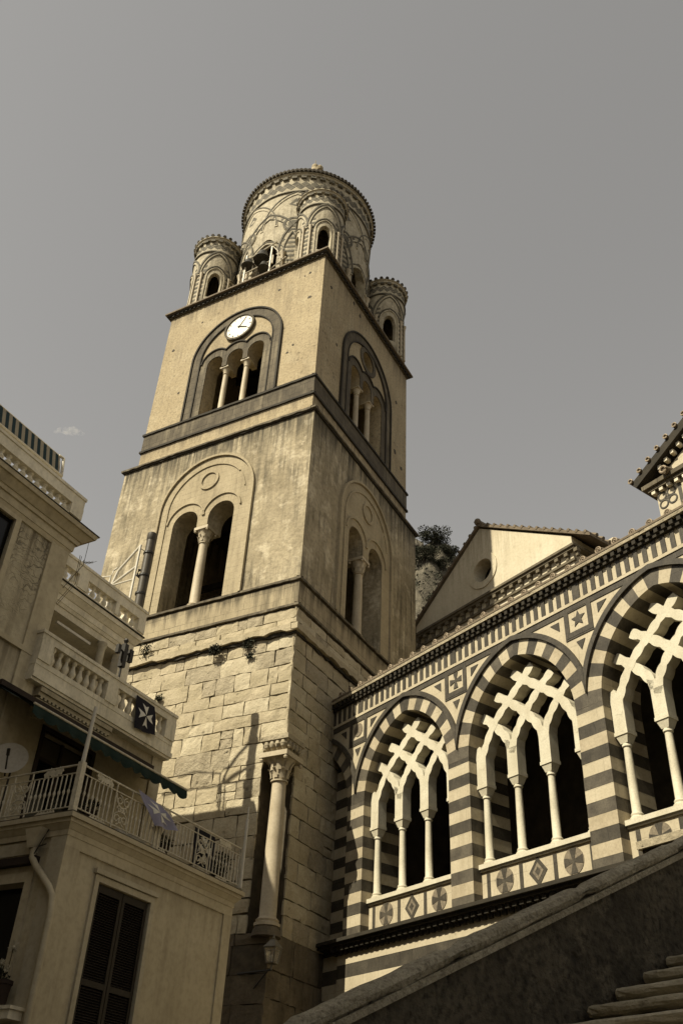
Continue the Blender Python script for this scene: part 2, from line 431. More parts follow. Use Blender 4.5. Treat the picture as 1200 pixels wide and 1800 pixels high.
# rocky hillside behind the church
def hill_h(x, y):
    ridge = 112 * math.exp(-((x - 14) / 34) ** 2) * (0.5 + 0.5 * math.tanh((y - 122) / 15))
    n = 3.0 * math.sin(x * 0.23 + y * 0.11) + 2.2 * math.sin(x * 0.51 - y * 0.37) + 1.3 * math.sin(x * 1.1 + y * 0.9) + 0.8 * math.sin(x * 2.3 - y * 1.7)
    return max(-0.3, ridge * 0.965 - 1.2 + n * min(1, ridge / 30))
mb = MB(); nx, ny = 110, 60
P = []; F = []
for j in range(ny + 1):
    for i in range(nx + 1):
        x = -70 + 170 * i / nx; y = 92 + 110 * j / ny
        P.append((x + random.uniform(-.4, .4), y + random.uniform(-.4, .4), hill_h(x, y)))
for j in range(ny):
    for i in range(nx):
        a = j * (nx + 1) + i
        F.append((a, a + 1, a + nx + 2, a + nx + 1))
mb.add(P, F)
tag(mb.build('hillside', 'rock', frame=FG, smooth=True), kind='structure')

# ================================================================== BELL TOWER
TW_ = 10.6
def mL(o=0.0): return lambda u, d, w: (u, o + d, w)          # left face, d into the wall
def mR(o=0.0): return lambda u, d, w: (-o - d, u, w)         # right face
tower = thing('bell_tower', 'tall square medieval bell tower of stained plaster over stone blocks, round turreted lantern on top', 'bell tower', FT, (-5.3, 5.3, 0))
IN = 0.37
Z_SILL, Z3, Z1, ZE = 20.85, 29.7, 32.3, 41.15

# masonry base: a core behind individually laid irregular blocks
NA, NB = -0.9, 0.72          # niche edges
core = MB()
g_ = 0.07
full = [(-TW_ + g_, g_), (-g_, g_), (-g_, TW_ - g_), (-TW_ + g_, TW_ - g_)]
notch = [(-TW_ + g_, g_), (NA, g_), (NA, 0.66), (-0.62, NB), (-g_, NB), (-g_, TW_ - g_), (-TW_ + g_, TW_ - g_)]
core.slab(full, 0, 8.15); core.slab(notch, 8.15, 14.2); core.slab(full, 14.2, 19.6)
core.build('masonry_core', 'mortar', tower)
def block(m, u0, u1, z0, z1, out, mi=0, amp=0.009):
    """one hewn stone: a small pillowed grid, front at d=-out"""
    nu = max(2, int((u1 - u0) / 0.22)); nz = max(2, int((z1 - z0) / 0.2))
    P = []; F = []
    tu = random.uniform(-.009, .009); tz = random.uniform(-.009, .009)
    for j in range(nz + 1):
        for i in range(nu + 1):
            fu, fz = i / nu, j / nz
            edge = i in (0, nu) or j in (0, nz)
            uu_, zz = u0 + (u1 - u0) * fu, z0 + (z1 - z0) * fz
            d = -out + (fu - .5) * tu + (fz - .5) * tz + random.uniform(-amp, amp)
            if edge:
                d += random.uniform(0, .03)
                uu_ += random.uniform(-.02, .02); zz += random.uniform(-.02, .02)
            else:
                uu_ += random.uniform(-.03, .03); zz += random.uniform(-.03, .03)
            P.append((uu_, d, zz))
    for j in range(nz):
        for i in range(nu):
            a = j * (nu + 1) + i
            F.append((a, a + 1, a + nu + 2, a + nu + 1))
    b0 = len(P)
    ring = [i for i in range(nu + 1)] + [j * (nu + 1) + nu for j in range(1, nz + 1)] + [nz * (nu + 1) + i for i in range(nu - 1, -1, -1)] + [j * (nu + 1) for j in range(nz - 1, 0, -1)]
    for r in ring: P.append((P[r][0], 0.09, P[r][2]))
    k = len(ring)
    for i in range(k): F.append((ring[i], b0 + i, b0 + (i + 1) % k, ring[(i + 1) % k]))
    m.add(P, F, mi)
def courses(m, face, z0, z1, hmin, hmax, wmin, wmax, mi=0):
    z = z0
    while z < z1 - 0.02:
        h = random.uniform(hmin, hmax)
        if z + h > z1 - hmin * 0.6: h = z1 - z
        lo, hi = (-TW_, 0.0) if face == 'L' else (0.0, TW_)
        if z + h > 8.2 and z < 14.1:
            if face == 'L': hi = NA
            else: lo = NB
        u = lo if face == 'R' else hi
        while True:
            w = random.uniform(wmin, wmax)
            if random.random() < .18: w *= .55
            if face == 'L':
                a, b = max(lo, u - w), u
                if a - lo < .35: a = lo
                rng = (a, b); u = a; end = a <= lo
            else:
                a, b = u, min(hi, u + w)
                if hi - b < .35: b = hi
                rng = (a, b); u = b; end = b >= hi
            gp = random.uniform(.005, .026); rq = random.random(); mi = 1 if rq < .3 else (2 if rq > .82 else 0)
            e0 = gp if rng[0] > lo + .001 else 0
            e1 = gp if rng[1] < hi - .001 else 0
            if random.random() < .12 and h > .6 and rng[1] - rng[0] > .5:
                zs = z + h * random.uniform(.4, .6)
                block(m, rng[0] + e0, rng[1] - e1, z + gp, zs - gp * .6, random.uniform(-.012, .02), mi)
                block(m, rng[0] + e0, rng[1] - e1, zs + gp * .6, z + h - gp, random.uniform(-.012, .02), mi)
            else:
                block(m, rng[0] + e0, rng[1] - e1, z + gp, z + h - gp, random.uniform(-.012, .014), mi)
            if end: break
        z += h
for face, fn in (('L', mL()), ('R', mR())):
    m = MB(fn)
    courses(m, face, 8.15, 18.5, .45, .76, .55, 1.65)
    m.build('block_masonry', ['block_stone', 'block_stone_pale', 'block_stone_grey'], tower)
    m = MB(fn); courses(m, face, 18.72, 19.55, .35, .5, .7, 1.9); m.build('block_masonry', ['block_stone', 'block_stone_pale', 'block_stone_grey'], tower)
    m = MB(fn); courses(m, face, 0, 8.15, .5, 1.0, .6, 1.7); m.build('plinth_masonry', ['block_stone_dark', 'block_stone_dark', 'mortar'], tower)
    m = MB(fn); m.plate([(-TW_ if face == 'L' else .06, 19.7), (0 if face == 'L' else TW_, 19.7), (0 if face == 'L' else TW_, 20.7), (-TW_ if face == 'L' else .06, 20.7)], 0, .06); m.build('ashlar_band', 'ashlar', tower)
m = MB(); m.slab([(-TW_ - .06, -.02), (-TW_ + .06, .06), (-.06, .06), (-.06, TW_), (-TW_ + .06, TW_)], 19.6, 20.7); m.build('ashlar_core', 'mortar', tower)

def course_ring(name, z0, z1, pr, inset, mt, rough=0.0):
    """projecting string course round the whole shaft; optional broken lower edge"""
    m = MB(); lo, hi = -TW_ + inset, -inset; b0, b1 = inset, TW_ - inset
    if not rough:
        outer = [(lo - pr, b0 - pr), (hi + pr, b0 - pr), (hi + pr, b1 + pr), (lo - pr, b1 + pr)]
        inner = [(lo + .05, b0 + .05), (hi - .05, b0 + .05), (hi - .05, b1 - .05), (lo + .05, b1 - .05)]
        m.slab(outer, z0, z1, [inner])
    else:
        n = 46
        for fn in (mL(inset), mR(inset)):
            mm = MB(fn); P = []; F = []
            u0, u1 = (lo - pr, hi + pr) if fn(0, 1, 0)[1] > .5 else (b0 - pr, b1 + pr)
            for i in range(n + 1):
                u = u0 + (u1 - u0) * i / n; q = random.uniform(-rough, rough); q2 = random.uniform(-rough, rough)
                ed = 0.0 if i in (0, n) else 1.0
                P += [(u, .1, z0 + q * ed), (u, -pr + q2 * .6 * ed, z0 + q * ed), (u, -pr + q2 * .6 * ed, z1 + q2 * .5 * ed), (u, .1, z1 + .05)]
            for i in range(n):
                for k in range(4): F.append((4 * i + k, 4 * i + (k + 1) % 4, 4 * i + 4 + (k + 1) % 4, 4 * i + 4 + k))
            mm.add(P, F); mm.build(name, mt, tower)
        return
    return m.build(name, mt, tower)
course_ring('ledge', 18.5, 18.74, .2, 0, 'block_stone', .05)
course_ring('ledge_shade_strip', 18.4, 18.5, .08, 0, 'dark_edge', .05)  # dark strip that paints in the shade line below the ledge
course_ring('string_course', 19.6, 19.7, .07, 0, 'dark_trim', .018)
course_ring('string_course', 20.76, 20.86, .09, 0, 'dark_trim', .018)
course_ring('string_course', 29.6, 29.67, .08, 0, 'dark_edge')
course_ring('string_course', 29.67, 29.77, .15, 0, 'dark_trim', .03)
course_ring('string_course', 31.08, 31.2, .09, IN, 'dark_edge', .012)
course_ring('dark_band', 31.2, 32.2, .03, IN, 'dark_trim')
course_ring('string_course', 32.2, 32.32, .1, IN, 'dark_edge', .012)

def light_hole(lights, r, zf, zs, zcap):
    """one opening of several arched lights that share piers only above the column capitals"""
    pts = [(lights[0][0], zf), (lights[-1][1], zf)]
    for k in range(len(lights) - 1, -1, -1):
        a, b = lights[k]; c = (a + b) / 2; rr_ = (b - a) / 2
        if k < len(lights) - 1: pts.append((b, zcap))
        pts += arc(c, zs, rr_, 0, PI, 14)
        if k > 0: pts.append((a, zcap))
    return pts
def column(name, fn, u, d, z0, z1, r, caph, mt, parent, capr=1.9, square=True, leaves=False):
    m = MB(fn)
    base = [(r * 1.55, z0), (r * 1.55, z0 + r * .35), (r * 1.3, z0 + r * .45), (r * 1.4, z0 + r * .7), (r * 1.12, z0 + r * .95)]
    zc = z1 - caph
    m.lathe(base + [(r * 1.03, z0 + r * 1.1), (r * 1.0, (z0 + zc) / 2), (r * .9, zc - r * .3)], u, d, 18)
    m.lathe([(r * .9, zc - r * .3), (r * 1.12, zc - r * .22), (r * 1.12, zc - r * .05), (r * .95, zc)], u, d, 18)
    o = m.build(name, mt, parent, smooth=True)
    m = MB(fn)
    m.lathe([(r * .95, zc), (r * 1.05, zc + caph * .3), (r * 1.35, zc + caph * .62), (r * capr * .92, zc + caph * .82)], u, d, 16)
    R2 = r * capr
    m.box(u - R2, u + R2, d - R2, d + R2, zc + caph * .8, zc + caph * .995)
    if leaves:
        for row, (zz, rad, hh) in enumerate(((zc + caph * .04, r * 1.06, caph * .4), (zc + caph * .34, r * 1.22, caph * .42))):
            for k in range(8):
                a = 2 * PI * (k + .5 * row) / 8
                ca, sa = math.cos(a), math.sin(a); w = r * .36
                P = []
                for t in (0, .35, .7, .9, 1.0):
                    out = rad + r * .08 + r * .42 * t * t + (r * .1 if t > .8 else 0); zt = zz + hh * (t if t < .95 else .86)
                    ww = w * (1 - .45 * t)
                    for sgn in (-1, 0, 1):
                        o_ = out + (r * .07 if sgn == 0 else 0)
                        P.append((u + ca * o_ - sa * ww * sgn, d + sa * o_ + ca * ww * sgn, zt))
                F = []
                for i in range(4):
                    for q in range(2): F.append((3 * i + q, 3 * i + q + 1, 3 * i + q + 4, 3 * i + q + 3))
                m.add(P, F)
        for sx in (-1, 1):
            for sy in (-1, 1):
                m.ball((u + sx * r * capr * .86, d + sy * r * capr * .86, zc + caph * .72), r * .3, 8)
    m.build('capital', mt, o, smooth=True)
    return o

CX = -5.25
LOW = [(-6.88, -5.53), (-4.97, -3.62)]
UP = [(-6.98, -6.02), (-5.73, -4.77), (-4.48, -3.52)]
def lower_face(fn, sh, full_len, c0):
    """lower belfry wall with a two-light window; sh shifts the window along the wall"""
    ls = [(a + sh, b + sh) for a, b in LOW]
    m = MB(fn)
    lo, hi = full_len
    m.plate([(lo, 20.86), (hi, 20.86), (hi, 29.6), (lo, 29.6)], c0, 1.0, [light_hole(ls, 0, 20.875, 25.25, 24.85)])
    m.build('stained_wall', 'plaster_stained', tower)
    c = CX + sh
    # raised stone surround: legs and round head, tympanum, hood lines, ring
    m = MB(fn)
    outer = [(c - 2.42, 20.865)] + [(c + 2.42, 20.865)] + arc(c, 26.25, 2.42, 0, PI, 26)
    m.plate(outer, -.035, .02, [light_hole(ls, 0, 20.9, 25.25, 24.85)])
    m.build('window_surround', 'band_stone', tower)
    m = MB(fn)
    m.ribbon([(c - 2.5, 20.87)] + arc(c, 26.25, 2.5, PI, 0, 30) + [(c + 2.5, 20.87)], .11, -.13, .02)
    m.ribbon([(c - 2.06, 20.87)] + arc(c, 26.2, 2.06, PI, .62, 26), .07, -.085, .0)
    m.ribbon(arc(c, 26.2, 2.06, .55, .12, 10), .06, -.075, .0)
    m.build('hood_mould', 'band_stone', tower)
    m = MB(fn)
    for k in (0, 1):
        cc = (ls[k][0] + ls[k][1]) / 2
        m.ribbon(arc(cc, 25.35, 1.0, PI - .1, .1, 18), .08, -.1, .0)
    m.build('light_hood', 'band_stone', tower)
    m = MB(fn)
    m.ribbon(circ(c + .03, 27.4, .46, 28), .13, -.1, .0, True)
    m.build('roundel_ring', 'band_stone', tower)
    column('window_column', fn, c, .3, 20.87, 24.85, .205, .72, 'column_stone', tower, 1.75, leaves=True)
def upper_face(fn, sh, full_len, c0, clock):
    ls = [(a + sh, b + sh) for a, b in UP]
    m = MB(fn); lo, hi = full_len; c = CX + sh
    hole = [light_hole(ls, 0, 32.335, 35.8, 35.35)]
    if not clock: hole.append(circ(c, 37.8, .62, 24))
    m.plate([(lo, 32.32), (hi, 32.32), (hi, ZE), (lo, ZE)], c0, .9, hole)
    m.build('plaster_wall', 'plaster', tower)
    m = MB(fn)
    ring = [(c + 2.7, 32.33)] + arc(c, 36.38, 2.7, 0, PI, 28) + [(c - 2.7, 32.33), (c - 2.2, 32.33)] + arc(c, 36.35, 2.2, PI, 0, 26) + [(c + 2.2, 32.33)]
    m.plate(ring, -.05, .02)
    # dark surround of the lights with a scalloped head
    top = []
    for k in (2, 1, 0):
        cc = (ls[k][0] + ls[k][1]) / 2
        a0 = 0 if k == 2 else math.acos(.625 / .82); a1 = PI if k == 0 else PI - math.acos(.625 / .82)
        top += arc(cc, 35.95, .82, a0, a1, 10)
    m.plate([(c - 2.19, 32.335), (c + 2.19, 32.335), (c + 2.19, 35.3), (ls[2][1] + .33, 35.95)] + top + [(ls[0][0] - .33, 35.95), (c - 2.19, 35.3)], -.03, .02, [light_hole(ls, 0, 32.36, 35.8, 35.35)])
    m.build('dark_surround', 'dark_trim', tower)
    m = MB(fn)
    m.ribbon([(c - 2.72, 32.33)] + arc(c, 36.38, 2.72, PI, 0, 32) + [(c + 2.72, 32.33)], .09, -.12, .02)
    m.ribbon([(c - 2.2, 32.33)] + arc(c, 36.35, 2.2, PI, 0, 28) + [(c + 2.2, 32.33)], .06, -.09, .0)
    for k in range(3):
        cc = (ls[k][0] + ls[k][1]) / 2
        m.ribbon(arc(cc, 35.95, .84, PI - (.72 if k else .05), .72 if k < 2 else .05, 12), .07, -.1, .0)
    m.build('hood_mould', 'dark_edge', tower)
    for k in (0, 1):
        column('belfry_column', fn, (ls[k][1] + ls[k + 1][0]) / 2, .25, 32.33, 35.35, .14, .4, 'column_stone', tower, 1.75)
    if not clock:
        m = MB(fn); m.ribbon(circ(c, 37.8, .74, 30), .26, -.06, .02, True); m.build('roundel_ring', 'dark_trim', tower)
lower_face(mL(), 0, (-TW_, 0), 0)
lower_face(mR(), 10.45, (1.0, TW_), 0)
upper_face(mL(IN), 0, (-TW_ + IN, -IN), 0, True)
upper_face(mR(IN), 10.65, (IN + .9, TW_ - IN), 0, False)
# plain band between the stages, rear walls, floors
m = MB(); m.slab([(-TW_ + IN, IN), (-IN, IN), (-IN, TW_ - IN), (-TW_ + IN, TW_ - IN)], 29.6, 32.3); m.build('plaster_band', 'plaster', tower)
m = MB()
m.box(-TW_, -TW_ + 1, 1.0, TW_, 20.7, 29.6); m.box(-TW_ + 1, -1.0, TW_ - 1, TW_, 20.7, 29.6)
m.build('rear_wall', 'plaster_stained', tower)
m = MB()
m.box(-TW_ + IN, -TW_ + 1.2, 1.27, TW_ - IN, 32.3, ZE); m.box(-TW_ + 1.2, -1.27, TW_ - 1.2, TW_ - IN, 32.3, ZE)
m.build('rear_wall', 'plaster', tower)
m = MB(); m.box(-TW_ + 1, -1, 1, TW_ - 1, 29.3, 29.59); m.build('belfry_floor', 'interior_dark', tower)
m = MB(); m.box(-TW_ + IN + .9, -IN - .9, IN + .9, TW_ - IN - .9, 40.7, 41.0); m.build('belfry_ceiling', 'interior_dark', tower)
for x0, x1, y0, y1, z0, z1 in [(-9.4, -1.2, 1.8 + k * 1.3, 2.0 + k * 1.3, zz, zz + .29) for k in range(6) for zz in (40.4, 29.0)] + [(-8.9, -1.4, 3.5, 3.7, 23.4, 23.7), (-8.9, -1.4, 4.8, 5.0, 25.2, 25.5), (-5.0, -4.8, 3.6, 8.5, 34.2, 34.5), (-8.6, -1.5, 3.3, 3.5, 33.9, 34.2)]:
    m = MB(); m.box(x0, x1, y0, y1, z0, z1); m.build('beam', 'interior_dark', tower)
# eaves
for z0, z1, pr, mt in ((41.0, 41.1, .1, 'dark_trim'), (41.1, 41.2, .2, 'dark_edge'), (41.2, 41.3, .3, 'roof_tile')):
    course_ring('eaves_course', z0, z1, pr, IN, mt)
m = MB()
for fn in (mL(IN), mR(IN)):
    lo = -TW_ + IN if fn(0, 1, 0)[1] > .5 else IN
    for k in range(34):
        u = lo + .15 + k * .29
        m = MB(fn); m.box(u, u + .13 + random.uniform(-.03, .03), -.17, -.02, 41.0 + random.uniform(0, .03), 41.1)
        m.build('eaves_bracket', 'dark_edge', tower)
m = MB(); m.box(-TW_ + IN - .1, -IN + .1, IN - .1, TW_ - IN + .1, 41.25, 41.33); m.build('deck', 'roof_tile', tower)
# putlog holes, small dark pits in the plaster
m = MB(mL(IN))
for u, z in ((-7.92, 39.63), (-3.03, 39.71), (-2.07, 34.56), (-8.59, 34.6), (-1.78, 34.98), (-1.09, 38.14), (-1.5, 40.0), (-1.2, 40.1), (-9.6, 38.2)):
    k = random.uniform(.05, .12)
    m = MB(mL(IN)); m.plate([(u + k * random.uniform(.6, 1.2) * math.cos(t * .9), z + k * random.uniform(.6, 1.2) * math.sin(t * .9)) for t in range(7)], -.012, .01)
    m.build('putlog_hole', 'interior_dark', tower)
for u, z in ((2.1, 36.0), (4.3, 40.4), (8.9, 37.9), (8.8, 34.2), (1.2, 39.4), (3.6, 40.7), (9.6, 33.6)):
    k = random.uniform(.08, .14)
    m = MB(mR(IN)); m.plate([(u + k * random.uniform(.6, 1.2) * math.cos(t * .9), z + k * 1.2 * random.uniform(.6, 1.2) * math.sin(t * .9)) for t in range(7)], -.012, .01)
    m.build('putlog_hole', 'interior_dark', tower)
# clock
clk = MB(mL(IN)); clk.plate(circ(-5.2, 37.85, .8, 40), -.11, .0)
clk = clk.build('clock', 'clock_white', tower)
m = MB(mL(IN)); m.ribbon(circ(-5.2, 37.85, .86, 40), .12, -.17, .0, True); m.build('clock_rim', 'dark_trim', clk)
m = MB(mL(IN))
def needle(p, q, w0, w1):
    t = Vector((q[0] - p[0], q[1] - p[1])).normalized(); n_ = Vector((-t.y, t.x))
    m.plate([(p[0] - n_.x * w0, p[1] - n_.y * w0), (q[0] - n_.x * w1, q[1] - n_.y * w1), (q[0] + n_.x * w1, q[1] + n_.y * w1), (p[0] + n_.x * w0, p[1] + n_.y * w0)], -.135, -.12)
needle((-5.26, 37.78), (-4.84, 38.44), .018, .01); needle((-5.3, 37.91), (-4.72, 37.62), .045, .02)
m.build('clock_hands', 'dark_edge', clk)
m = MB(mL(IN))
for k in range(12):
    a = 2 * PI * k / 12
    m = MB(mL(IN)); needle((-5.2 + .62 * math.cos(a), 37.85 + .62 * math.sin(a)), (-5.2 + .72 * math.cos(a), 37.85 + .72 * math.sin(a)), .012, .012)
    m.build('hour_mark', 'marble_mid', clk)
# corner column reused in the niche
cc = column('corner_column', idm, -.2, .12, 8.3, 13.72, .262, .86, 'column_stone', tower, 2.1, leaves=True)
m = MB(); px_, py_ = -.2, .12
m.hexa([(px_ + a_ * .33, py_ + b_ * .33, 13.73) for a_, b_ in ((-1, -1), (1, -1), (1, 1), (-1, 1))] + [(px_ + a_ * .52, py_ + b_ * .52, 14.12) for a_, b_ in ((-1, -1), (1, -1), (1, 1), (-1, 1))])
m.box(px_ - .56, px_ + .56, py_ - .56, py_ + .56, 14.12, 14.28)
for k in range(4):
    for q in (-.34, -.11, .12, .35):
        sx_, sy_ = ((q, -.5), (.5, q), (q, .5), (-.5, q))[k]
        m.ball((px_ + sx_ * .94, py_ + sy_ * .94, 13.98), .1, 8, sx=(1, 1, 1.5))
m.build('impost_block', 'block_stone_grey', cc)
m = MB(); m.lathe([(.46, 8.0), (.42, 8.2), (.36, 8.3), (.34, 8.36)], -.2, .12, 20); m.build('column_base', 'block_stone_dark', cc, smooth=True)

# ---- lantern drum and turrets
def cyl_map(ca, cb, r):
    return lambda u, d, w: (ca + (r - d) * math.cos(u / r), cb + (r - d) * math.sin(u / r), w)
def cyl_wall(m, ca, cb, r, z0, z1, thick, opens, n=96, mi=0):
    """round wall with pointed openings: (angle, half angle, sill, spring, apex rise)"""
    ts = [2 * PI * i / n for i in range(n)]
    for a, h, *_ in opens:
        ts += [(a - h + 2 * h * k / 8) % (2 * PI) for k in range(9)]
    ts = sorted(set(round(t, 5) for t in ts))
    def top(o, t):
        a, h, sl, sp, rise = o
        x = abs(((t - a + PI) % (2 * PI)) - PI) / h
        return sp + rise * math.sqrt(max(0, 1 - min(1, x) ** 1.7))
    for i, t0 in enumerate(ts):
        t1 = ts[(i + 1) % len(ts)] + (2 * PI if i == len(ts) - 1 else 0)
        mid = (t0 + t1) / 2
        op = None
        for o in opens:
            if abs(((mid - o[0] + PI) % (2 * PI)) - PI) < o[1] - 1e-6: op = o
        def q(t, rad, z): return (ca + rad * math.cos(t), cb + rad * math.sin(t), z)
        def quad(za0, za1, zb0, zb1):
            m.add([q(t0, r, za0), q(t1, r, za1), q(t1, r, zb1), q(t0, r, zb0)], [(0, 1, 2, 3)], mi)
            m.add([q(t0, r - thick, za0), q(t1, r - thick, za1), q(t1, r - thick, zb1), q(t0, r - thick, zb0)], [(3, 2, 1, 0)], mi)
        if op is None: quad(z0, z0, z1, z1)
        else:
            ta, tb = top(op, t0), top(op, t1)
            quad(z0, z0, op[2], op[2]); quad(ta, tb, z1, z1)
            m.add([q(t0, r, ta), q(t1, r, tb), q(t1, r - thick, tb), q(t0, r - thick, ta)], [(0, 3, 2, 1)], mi)
            m.add([q(t0, r, op[2]), q(t1, r, op[2]), q(t1, r - thick, op[2]), q(t0, r - thick, op[2])], [(0, 1, 2, 3)], mi)
            for t, tz in ((t0, ta), (t1, tb)):
                if abs(abs(((t - op[0] + PI) % (2 * PI)) - PI) - op[1]) < 1e-3:
                    m.add([q(t, r, op[2]), q(t, r - thick, op[2]), q(t, r - thick, tz), q(t, r, tz)], [(0, 1, 2, 3)], mi)
DC = (-5.15, 5.4); DR = 4.02
def round_tower(name, cx, cy, r, z0, zt, opens, narch, spring, apex, part_parent, fine):
    k_ = r / 4.2
    m = MB()
    cyl_wall(m, cx, cy, r, z0, zt, .55 * max(k_, .5), opens, 96 if fine else 56)
    wall = m.build(name, 'majolica_light', part_parent, recalc=False)
    fn = cyl_map(cx, cy, r)
    dl = MB(fn); dd = MB(fn)
    st = 2 * PI / narch
    off = opens[0][0]
    # horizontal courses of alternating tone low on the wall
    zz = z0 + .35
    while zz < spring + (apex - spring) * .55:
        for k in range(narch):
            a0 = off + k * st + opens[0][1] * 1.5; a1 = off + (k + 1) * st - opens[0][1] * 1.5
            if a1 > a0 + .02:
                dd.ribbon([((a0 + (a1 - a0) * i / 5) * r, zz) for i in range(6)], .17, -.012, .02)
        zz += .4 if fine else .36
    # interlacing pointed arches on colonnettes
    for k in range(narch):
        a = off + k * st
        half = (st * .7 if fine else st * .49) * r
        p = parch(a * r, spring, half, half * .55, 12)
        s_ = (apex - spring) / (p[12][1] - spring)
        p = [(x, spring + (z - spring) * s_) for x, z in p]
        if True:
            dl.ribbon(p, .34 * max(k_, .55), -.06, .02)
        dd.ribbon([(a * r + (x - a * r) * 1.045, z + .17 * max(k_, .6)) for x, z in p], .1, -.1, .02)
        if fine:
            for q in range(1, len(p) - 1, 2):
                dd.ribbon([(p[q][0] + (p[q][0] - a * r) * .0 - .07, p[q][1] - .1), (p[q][0] + .07, p[q][1] + .1)], .13, -.068, .0)
        dd.ribbon([(a * r + (x - a * r) * .93, z - .19 * max(k_, .6)) for x, z in p], .06, -.05, .02)
    if fine:
        for k in range(narch):
            a = off + (k + .5) * st
            p = parch(a * r, 47.4, st * .66 * r, st * .4 * r, 12); s_ = (50.35 - 47.4) / (p[12][1] - 47.4)
            p = [(x, 47.4 + (z - 47.4) * s_) for x, z in p]
            dl.ribbon(p, .2, -.04, .02)
            dd.ribbon([(x, z + .14) for x, z in p], .07, -.07, .02)
            dd.plate([(a * r - .42, 49.35), (a * r, 49.1), (a * r + .42, 49.35), (a * r, 49.9)], -.015, .02)
    # lancet frames
    for k in range(narch):
        a = off + k * st
        isop = any(abs(((a - o[0] + PI) % (2 * PI)) - PI) < .01 for o in opens)
        h = opens[0][1] * r * 1.3
        p = parch(a * r, spring - .2, h * 1.1, h * .5, 10)
        dl.ribbon([(p[0][0], z0 + .05)] + p + [(p[-1][0], z0 + .05)], .16 * max(k_, .6), -.05, .02)
        dd.ribbon([(a * r + (x - a * r) * 1.14, z + .1) for x, z in p], .06, -.08, .02)
        if not isop:
            sl, sp = opens[0][2], opens[0][3] * .5 + opens[0][2] * .5
            dd.plate([(a * r - h * .55, sl), (a * r + h * .55, sl)] + [(a * r + h * .55 * math.cos(t), sp + .9 * h * math.sin(t)) for t in [PI * i / 8 for i in range(9)]], -.02, .02)
    for k in range(narch):
        a = (off + (k + .5) * st) * r
        for w_, o_, mm in ((.34, .5, dl), (.16, .56, dd), (.3, .17, dd)):
            if fine: mm.ribbon(circ(a, spring + (apex - spring) * .7, o_, 18), w_, -.05 if mm is dl else -.075, .02, True)
    top = zt - (1.5 if fine else .95)
    dl.ribbon([(2 * PI * r * i / 64, top - .1) for i in range(65)], .1, -.07, .02)
    dd.ribbon([(2 * PI * r * i / 64, top - .22) for i in range(65)], .07, -.09, .02)
    nd = 44 if fine else 20
    for row in range(2):
        for i in range(nd):
            u = 2 * PI * r * (i + .5 * row) / nd; h = (.27 if fine else .17); w2 = 2 * PI * r / nd * .46
            z = top + .3 * (1 if fine else .7) + row * (.3 if fine else .2)
            dd.plate([(u - w2, z), (u, z - h), (u + w2, z), (u, z + h)], -.012, .01)
    for i in range(nd):
        u = 2 * PI * r * i / nd
        dd.box(u, u + 2 * PI * r / nd * .55, -.14, .02, zt - .42 * (1 if fine else .7), zt - .2 * (1 if fine else .7))
    dl.build('relief_arches', 'majolica_light', wall)
    dd.build('dark_inlay', 'majolica_dark', wall)
    m = MB()
    m.lathe([(r - .1, zt - .2), (r + .1, zt - .15), (r + .14, zt - .02), (r + .2, zt), (r + .2, zt + .06)], cx, cy, 64)
    m.build('cornice', 'majolica_light', wall, smooth=True)
    # tiled roof with lumpy eave
    m = MB(); nt_ = 104 if fine else 26; re = r + (.24 if fine else .13)
    rise = 1.7 if fine else .9
    prof = [(re * math.cos(t), rise * math.sin(t)) for t in [PI / 2 * i / 10 for i in range(11)]] if fine else [(re, 0), (re * .55, rise * .5), (.06, rise)]
    m.lathe([(r, zt + .04), (re, zt + .06)] + [(max(.05, x), zt + .16 + z) for x, z in prof], cx, cy, 64)
    for i in range(nt_):
        a = 2 * PI * i / nt_
        rr_ = .1 if fine else .11
        m.tube([(cx + (re - .5) * math.cos(a), cy + (re - .5) * math.sin(a), zt + .25), (cx + (re + .1) * math.cos(a), cy + (re + .1) * math.sin(a), zt + .13)], rr_, 6)
    m.build('tiled_roof', 'roof_dark', wall)
    first = None
    for k in range(narch):
        a = off + (k + .5) * st
        for s2 in (-1, 1):
            aa = a + s2 * .42 / r * max(k_, .5)
            px, py = cx + (r + .06) * math.cos(aa), cy + (r + .06) * math.sin(aa)
            if first is None:
                cols = MB(); cols.lathe([(.13 * max(k_, .6), z0), (.11 * max(k_, .6), z0 + .1), (.1 * max(k_, .6), spring - .35), (.18 * max(k_, .6), spring - .05), (.2 * max(k_, .6), spring + .03)], px, py, 10)
                first = cols.build('colonnette', 'column_stone', wall, smooth=True); f0 = (px, py)
            else: dup(first, (px - f0[0], py - f0[1], 0))
    return wall
lan = round_tower('lantern_drum', DC[0], DC[1], DR, 41.3, 52.25, [(k * PI / 2, .2, 41.6, 44.7, 1.7) for k in range(4)], 8, 44.6, 48.5, tower, True)
m = MB(); m.lathe([(.5, 53.4), (.4, 56.0), (.3, 58.6), (.26, 59.1), (.2, 59.2), (.25, 59.35), (.22, 59.5), (.08, 59.6), (.025, 59.65), (.02, 60.2)], DC[0], DC[1], 12)
m.ball((DC[0] - .4, DC[1], 58.95), .26, 8); m.ball((DC[0] + .4, DC[1], 58.95), .26, 8)
m.build('finial', 'band_stone', lan, smooth=True)
for tx, ty in ((-8.93, 1.7), (-1.7, 1.7), (-1.35, 8.95), (-8.9, 8.9)):
    t_ = round_tower('corner_turret', tx, ty, 1.29, 41.3, 47.35, [(PI / 4 + k * PI / 2, .3, 42.2, 43.7, .62) for k in range(4)], 4, 44.2, 46.1, tower, False)
    m = MB(); m.lathe([(.1, 48.3), (.13, 48.5), (.05, 48.7), (.14, 48.9), (.02, 49.2)], tx, ty, 8); m.build('finial', 'roof_tile', t_)

